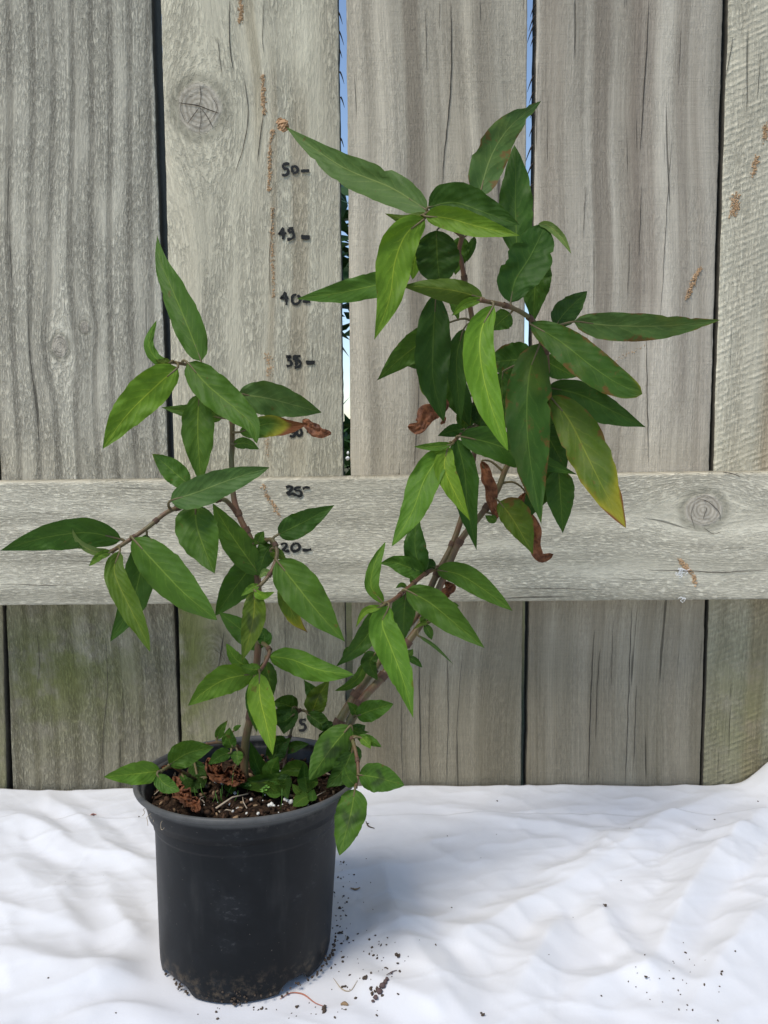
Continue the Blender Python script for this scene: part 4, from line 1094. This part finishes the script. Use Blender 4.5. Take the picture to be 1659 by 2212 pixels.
stem_obj = {}
for k, (nm_, pts, r0, r1) in STEMS.items():
    S_ = SAMP[k]; G = Geo(); L = len(S_)
    tot = sum((S_[i + 1] - S_[i]).length for i in range(L - 1))
    nn_ = max(2, int(tot / (.028 if r0 > .002 else .013)))
    def rad(t, r0=r0, r1=r1, nn_=nn_):
        q = (t * nn_) % 1.0; q = min(q, 1 - q)
        return (r0 + (r1 - r0) * t) * (1 + .28 * math.exp(-(q * nn_ * 0 + q / .06) ** 2))
    S2 = [Vector(p) for p in catmull([tuple(p) for p in S_], L * 2)]
    G.tube(S2, rad, 12)
    for q in range(1, nn_):                        # papery sheath collars at the joints
        i = int(q / nn_ * (len(S2) - 1)); 
        d_ = (S2[min(i + 1, len(S2) - 1)] - S2[max(i - 1, 0)]).normalized()
        rr = rad(q / nn_)
        hh = min(.0010 + rr * .6, .0028)
        G.tube([S2[i] - d_ * hh * .4, S2[i], S2[i] + d_ * hh * .7, S2[i] + d_ * hh], lambda t, rr=rr: rr * (1.01 + .07 * t), 10, 1, cap=False)
    o = G.build('stem', [stem_m, node_m], plant)
    stem_obj[k] = o
labels_st = {'L0': 'upright brown stem on the left', 'R0': 'thick leaning stem rising to the right', 'R1': 'second leaning stem beside the thickest one', 'R4': 'reddish shoot hanging over the pot rim'}
for k, l_ in labels_st.items(): stem_obj[k]['label'] = l_

lrng = random.Random(21)
tan_leaf = simple('tan_leaf_tip', (.42, .25, .13), .7, .4, 250, .3, .6)
def make_leaf(stem, reg, pts, wa, wb, d0, d1, col, age, flags, idx):
    k = rs(reg) ; sc = REG[reg][2] / 1659.0 * 1659.0 / 2500.0
    pp = [rp(reg, *p) for p in pts]
    nu, nv = 30, 12
    c = catmull([p + (0.0,) for p in pp], nu + 1)
    dry = col in ('dry', 'tan')
    blunt = 't' in flags
    a_, b_ = (.54, 1.02) if not blunt else (.55, .55)
    ja, jb = lrng.uniform(-.07, .08), lrng.uniform(-.14, .16)
    if not blunt: a_ += ja; b_ += jb
    if dry: a_, b_ = .45, .5
    pk = a_ / (a_ + b_); nrmz = pk ** a_ * (1 - pk) ** b_
    tot_px = sum(np.linalg.norm(c[i + 1][:2] - c[i][:2]) for i in range(nu))
    seed = idx * 7.31
    mid_d = .5 * (d0 + d1)
    Lm = tot_px / FP * mid_d
    wm = (wa + wb) * .5 * sc / FP * mid_d
    rollv = lrng.uniform(-.35, .35); cup = lrng.uniform(.18, .42) * (-1 if lrng.random() < .2 else 1)
    arch = lrng.uniform(-.02, .05) * Lm
    tw = lrng.uniform(-.4, .4)
    vs = []; uv = []
    for i in range(nu + 1):
        u = i / nu
        p = c[i]; q0 = c[max(i - 1, 0)]; q1 = c[min(i + 1, nu)]
        t_ = (q1 - q0)[:2]; t_ = t_ / (np.linalg.norm(t_) + 1e-9)
        nrm = np.array([t_[1], -t_[0]])
        prof = (max(u, 0) ** a_) * (max(1 - u, 0) ** b_) / nrmz
        prof = max(prof, .035 if i < nu else .0)
        dd = d0 + (d1 - d0) * (u ** 1.1) - arch * math.sin(math.pi * u)
        for j in range(nv + 1):
            s = -1 + 2 * j / nv
            wpx = (wa if s > 0 else wb) * sc * prof * 1.09
            edge_w = 1 + (.085 * mnoise.noise(Vector((seed, u * 9, 1 if s > 0 else 5))) + .045 * mnoise.noise(Vector((seed, u * 34, 2 if s > 0 else 6)))) * abs(s)
            if 'n' in flags and abs(s) > .45:
                nk = mnoise.noise(Vector((seed + 40, u * 13, 3 if s > 0 else 8)))
                if nk > .28 and u > .25: edge_w *= 1 - (nk - .28) * .9
            if dry: edge_w *= 1 + .5 * mnoise.noise(Vector((seed, u * 5, s)))
            x2 = p[0] + nrm[0] * wpx * s * edge_w; y2 = p[1] + nrm[1] * wpx * s * edge_w
            wl = wm * prof
            av = abs(s)
            dep = dd + (rollv + tw * (u - .4)) * wl * s - cup * wl * (av ** 1.3)
            # quilting between the side veins and a wavy margin
            ph = u * 9 - av * 1.9 - .6 * av * av + (.23 if s > 0 else -.23)
            dep += .00011 * math.cos((ph % 1.0 - .5) * 2 * math.pi) * math.sin(math.pi * min(1, av * 1.1)) * min(1, wm / .006)
            dep += wl * .6 * av * av * mnoise.noise(Vector((seed + 9, u * 6 + s, 0))) + wl * .12 * mnoise.noise(Vector((seed + 19, u * 9, s * 2.5)))
            if dry: dep += wm * .55 * mnoise.noise(Vector((seed, u * 5, s * 1.5 + 4))) + wm * .5 * mnoise.noise(Vector((seed, u * 13, s * 3)))
            P3 = soil_clamp(at(x2, y2, dep))
            # keep clear of the fence and rail
            lim = (RAIL_Y - .004) if .185 < P3.z < .305 else (FENCE_Y - .004)
            if P3.y > lim: P3 = EYE + (P3 - EYE) * (lim / P3.y)
            vs.append(P3); uv.append((u, .5 + .5 * s))
    W = nv + 1
    fs = [(i * W + j, i * W + j + 1, (i + 1) * W + j + 1, (i + 1) * W + j) for i in range(nu) for j in range(nv)]
    mats = [(tan_leaf if col == 'tan' else dry_m) if dry else LEAF, twig_m]
    fm = [0] * len(fs)
    # stalk to the nearest point of its stem, and a raised midrib underneath
    base = vs[nv // 2]
    best = min(SAMP[stem], key=lambda q: (q - base).length)
    dist = (best - base).length
    G = Geo(); G.v = [tuple(q) for q in vs]; G.f = fs; G.m = fm
    nxt = vs[4 * W + nv // 2]
    if .001 < dist < (.02 if dry else .012 if stem in ('R6', 'R7') else .032):
        dirn = (base - nxt).normalized()
        m1 = base + dirn * dist * .35
        cpts = catmull([tuple(best), tuple((best + m1) / 2 + Vector((0, 0, .0005))), tuple(base), tuple(nxt)], 14)
        G.tube([Vector(q) + Vector((0, .0004, 0)) for q in cpts], lambda t: .0007 * (1 - .5 * t) + .00015, 6, 1)
    n_extra = len(G.v) - len(uv)
    uv2 = uv + [(0, .5)] * n_extra
    nm_ = 'leaf' if not dry else 'dry_leaf'
    o = mesh_obj(nm_, G.v, G.f, mats, stem_obj[stem], True, G.m, uv2)
    if not dry:
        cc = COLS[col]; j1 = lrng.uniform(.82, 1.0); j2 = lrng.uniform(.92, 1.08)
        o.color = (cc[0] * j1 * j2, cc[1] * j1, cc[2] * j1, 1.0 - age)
        o.pass_index = 1 if 's' in flags else (2 if 'x' in flags else 0)
        if age > .3: o['label'] = 'yellowing leaf with a browned tip'
    else:
        o['label'] = 'withered brown curled leaf'
    return o
for i, a in enumerate(LV):
    make_leaf(*a, i)

# withered leaves lying on the soil
def litter(pts, wa, wb, h, seed, label, mat=None):
    k = REG['F'][2] / 2500.0
    c = catmull([rp('F', *p) for p in pts], 44); vs = []; nv = 16
    for i in range(44):
        u = i / 43; t_ = c[min(i + 1, 43)] - c[max(i - 1, 0)]; t_ = t_ / np.linalg.norm(t_); nr_ = np.array([t_[1], -t_[0]])
        pr = max((u * (1 - u) * 4) ** .55, .08)
        for j in range(nv + 1):
            s = -1 + 2 * j / nv; wd = (wa if s > 0 else wb) * k * pr * (1 + .8 * mnoise.noise(Vector((seed, u * 7, s * 2))) + .3 * mnoise.noise(Vector((seed, u * 22, s * 2))))
            zz = .002 + h * (.5 + .7 * mnoise.noise(Vector((seed + 5, u * 9, s * 3.2))) + .35 * mnoise.noise(Vector((seed + 8, u * 20, s * 7)))) + h * .9 * s * s * pr
            p = soil_at(c[i][0] + nr_[0] * wd * s, c[i][1] + nr_[1] * wd * s, zz)
            r_ = math.hypot(p.x - PX, p.y - PY_)
            if r_ > .054:
                p = Vector((PX + (p.x - PX) * .054 / r_, PY_ + (p.y - PY_) * .054 / r_, p.z))
            vs.append(p)
    fs = [(i * 17 + j, i * 17 + j + 1, (i + 1) * 17 + j + 1, (i + 1) * 17 + j) for i in range(43) for j in range(16)]
    o = mesh_obj('fallen_leaf', vs, fs, [mat or dry_m]); tag(o, label, 'fallen leaf')
    md = o.modifiers.new('thickness', 'SOLIDIFY'); md.thickness = .0003
    return o
litter([(568, 480), (600, 550), (680, 575), (760, 590)], 46, 40, .007, 1, 'large crumpled rust brown leaf lying against the left stem on the soil')
litter([(400, 570), (430, 650), (490, 700), (525, 745)], 40, 34, .004, 2, 'dark brown withered leaf on the soil by the left front rim')
litter([(322, 505), (345, 500), (390, 520)], 30, 26, .006, 3, 'small shrivelled brown leaf tucked at the left inside the rim')
litter([(690, 520), (720, 560), (745, 600)], 24, 24, .006, 4, 'narrow brown leaf at the foot of the left stem')

# seedlings
sg = simple('seedling_green', (.12, .26, .04), .5, .2, 200, .4)
for (fx_, fy_, lab) in [(762, 646, 'tiny clover seedling in the middle of the soil'), (838, 672, 'tiny round seedling right of the clover seedling'), (852, 655, 'smallest seedling beside the dark low leaf')]:
    p = soil_at(*rp('F', fx_, fy_)); G = Geo()
    top = p + Vector((0, 0, .004)); G.tube([p, (p + top) / 2 + Vector((.0003, 0, 0)), top], .0002, 5)
    for q in range(3):
        a = q * 2.09 + fx_
        cpt = top + Vector((math.cos(a), math.sin(a), .1)) * .0014; ring = [cpt + Vector((math.cos(b) * .0011, math.sin(b) * .0011, .0003 * math.sin(2 * b))) for b in [k * .785 for k in range(8)]]
        G.add([cpt] + ring, [(0, 1 + k, 1 + (k + 1) % 8) for k in range(8)])
    tag(G.build('seedling', [sg]), lab, 'seedling', 'seedlings on the potting soil')
G = Geo()
for (fx_, fy_, dx, h) in [(632, 690, .001, .010), (640, 700, -.001, .008), (660, 670, .004, .014), (628, 710, -.002, .006), (925, 735, .001, .012), (560, 680, -.003, .009), (590, 700, .002, .007), (700, 690, .002, .006), (520, 690, -.002, .008)]:
    p = soil_at(*rp('F', fx_, fy_)); q = p + Vector((dx, 0, h)); G.tube([p, (p + q) / 2 + Vector((dx * .3, 0, 0)), q], lambda t: .0003 * (1 - .7 * t), 5)
tag(G.build('grass_blades', [sg]), 'fine green blades sprouting from the front of the soil', 'grass', None, 'stuff')
p0, p1 = soil_at(*rp('F', 608, 735)), soil_at(*rp('F', 765, 672))
G = Geo(); G.tube([p0 + Vector((0, 0, .001)), (p0 + p1) / 2 + Vector((0, 0, .0035)), p1 + Vector((0, 0, .002))], lambda t: .0006 * (1 - .4 * t), 6)
tag(G.build('twig', [root_m]), 'thin pale twig lying on the soil at the front of the pot', 'twig')

# ------------------------------------------------------------------ crumbs on the sheet
def on_cloth(px, py):
    z = .004
    for _ in range(5):
        p = ground(px, py, z); z = cz(p.x, p.y)
    return ground(px, py, z)
crng = random.Random(9)
BIG = [(795, 1780, 3.5, 'black crumb flick right of the hanging leaf'), (1306, 1957, 4, 'dark fleck in the middle of the bright cloth'), (830, 1862 + 70, 0, ''),
       (735, 2017, 5, 'crumb beside the right wall of the pot'), (752, 2027, 4.5, ''), (787, 2112, 5.5, ''), (810, 2142, 5, ''), (802, 2195 - 60, 4, ''), (858, 2035 + 31, 5, ''),
       (1043, 2193, 5, ''), (1638, 1733, 4, ''), (864, 2100, 3, ''), (736, 1962, 4.5, ''), (765, 1890, 3, ''), (697, 2183, 6.5, ''), (640, 2170 + 8, 4, ''), (745, 2132, 4, '')]
cm = [o_ for o_ in BIG if o_[2] > 0]
for i, (px, py, s, lb) in enumerate(cm):
    p = on_cloth(px, py); G = Geo(); r_ = s / FP * .46
    for q in range(3): G.blob(p + Vector((crng.gauss(0, r_ * .6), crng.gauss(0, r_ * .6), r_ * .3)), r_ * crng.uniform(.5, .95), crng, 0, (1.2, 1, .6))
    o = G.build('soil_crumb', [soilb_m])
    tag(o, 'dark crumb of potting soil dropped on the white sheet', 'crumb', 'soil crumbs on the sheet')
G = Geo()
sp_ = [(crng.gauss(770, 55), crng.gauss(2060, 70)) for _ in range(85)] + [(crng.gauss(1470, 55), crng.gauss(2110, 40)) for _ in range(34)] + [(crng.uniform(0, 1659), crng.uniform(1730, 2212)) for _ in range(26)] + [(crng.gauss(560, 120), 2175 + abs(crng.gauss(0, 12))) for _ in range(24)] + [(crng.gauss(740, 12), crng.uniform(1850, 2100)) for _ in range(40)]
for (px, py) in sp_:
    p = on_cloth(px, py)
    if math.hypot(p.x - PX, p.y - PY_) < .0495: continue
    G.blob(p + Vector((0, 0, .0001)), crng.choice([.0003, .00035, .0004, .0006, .0008]), crng, 0, (1.2, 1, .6))
tag(G.build('soil_specks', [soilb_m]), 'scatter of fine soil specks on the white sheet', 'soil specks', None, 'stuff')
# longer scraps on the cloth
def scrap(pts, r, mat, name, label, cat, lift=.0006):
    G = Geo(); P3 = [on_cloth(*p) + Vector((0, 0, lift)) for p in pts]
    G.tube([Vector(q) for q in catmull([tuple(p) for p in P3], 24)], lambda t: r * (1 - .6 * abs(2 * t - 1)), 6)
    return tag(G.build(name, [mat]), label, cat)
scrap([(790, 1775), (796, 1786), (809, 1791)], .0006, soilb_m, 'twig', 'curved black twig on the sheet right of the hanging leaf', 'twig')
scrap([(605, 2160), (628, 2147), (655, 2150), (680, 2168), (700, 2176)], .0004, simple('pink_root', (.42, .16, .10), .7, .3, 300), 'root', 'thin pink root curling out from the pot foot on the sheet', 'root')
scrap([(720, 2115), (738, 2138), (757, 2142), (772, 2120)], .0003, root_m, 'root', 'fine pale root thread right of the pot foot', 'root')
brn = simple('bark_scrap', (.11, .075, .07), .9, .4, 200, .2, .5)
G = Geo()
for (px, py, s) in [(846, 2105, 3), (836, 2118, 5), (826, 2132, 8), (820, 2144, 8), (812, 2158, 6), (806, 2166, 4), (832, 2124, 6)]:
    G.blob(on_cloth(px, py) + Vector((0, 0, .001)), s / FP * .42, crng, 0, (1, 1, .8))
tag(G.build('bark_scrap', [brn]), 'largest purplish brown bark scrap on the sheet right of the pot', 'bark scrap')
scrap([(835, 2108), (850, 2100), (858, 2098)], .0004, brn, 'twig', 'short twig stub touching the large bark scrap', 'twig')
scrap([(736, 2172), (744, 2170), (752, 2173)], .0011, tan_m, 'wood_chip', 'small orange wood chip on the sheet below the pot', 'wood chip')
scrap([(757, 1920), (768, 1923), (778, 1919)], .0007, tan_m, 'wood_chip', 'thin tan wood chip on the sheet beside the pot wall', 'wood chip')
scrap([(196, 1762), (202, 1760), (208, 1761)], .0008, simple('pink_chip', (.5, .25, .2), .9, .2, 200), 'wood_chip', 'pinkish wood chip on the sheet left of the pot', 'wood chip')
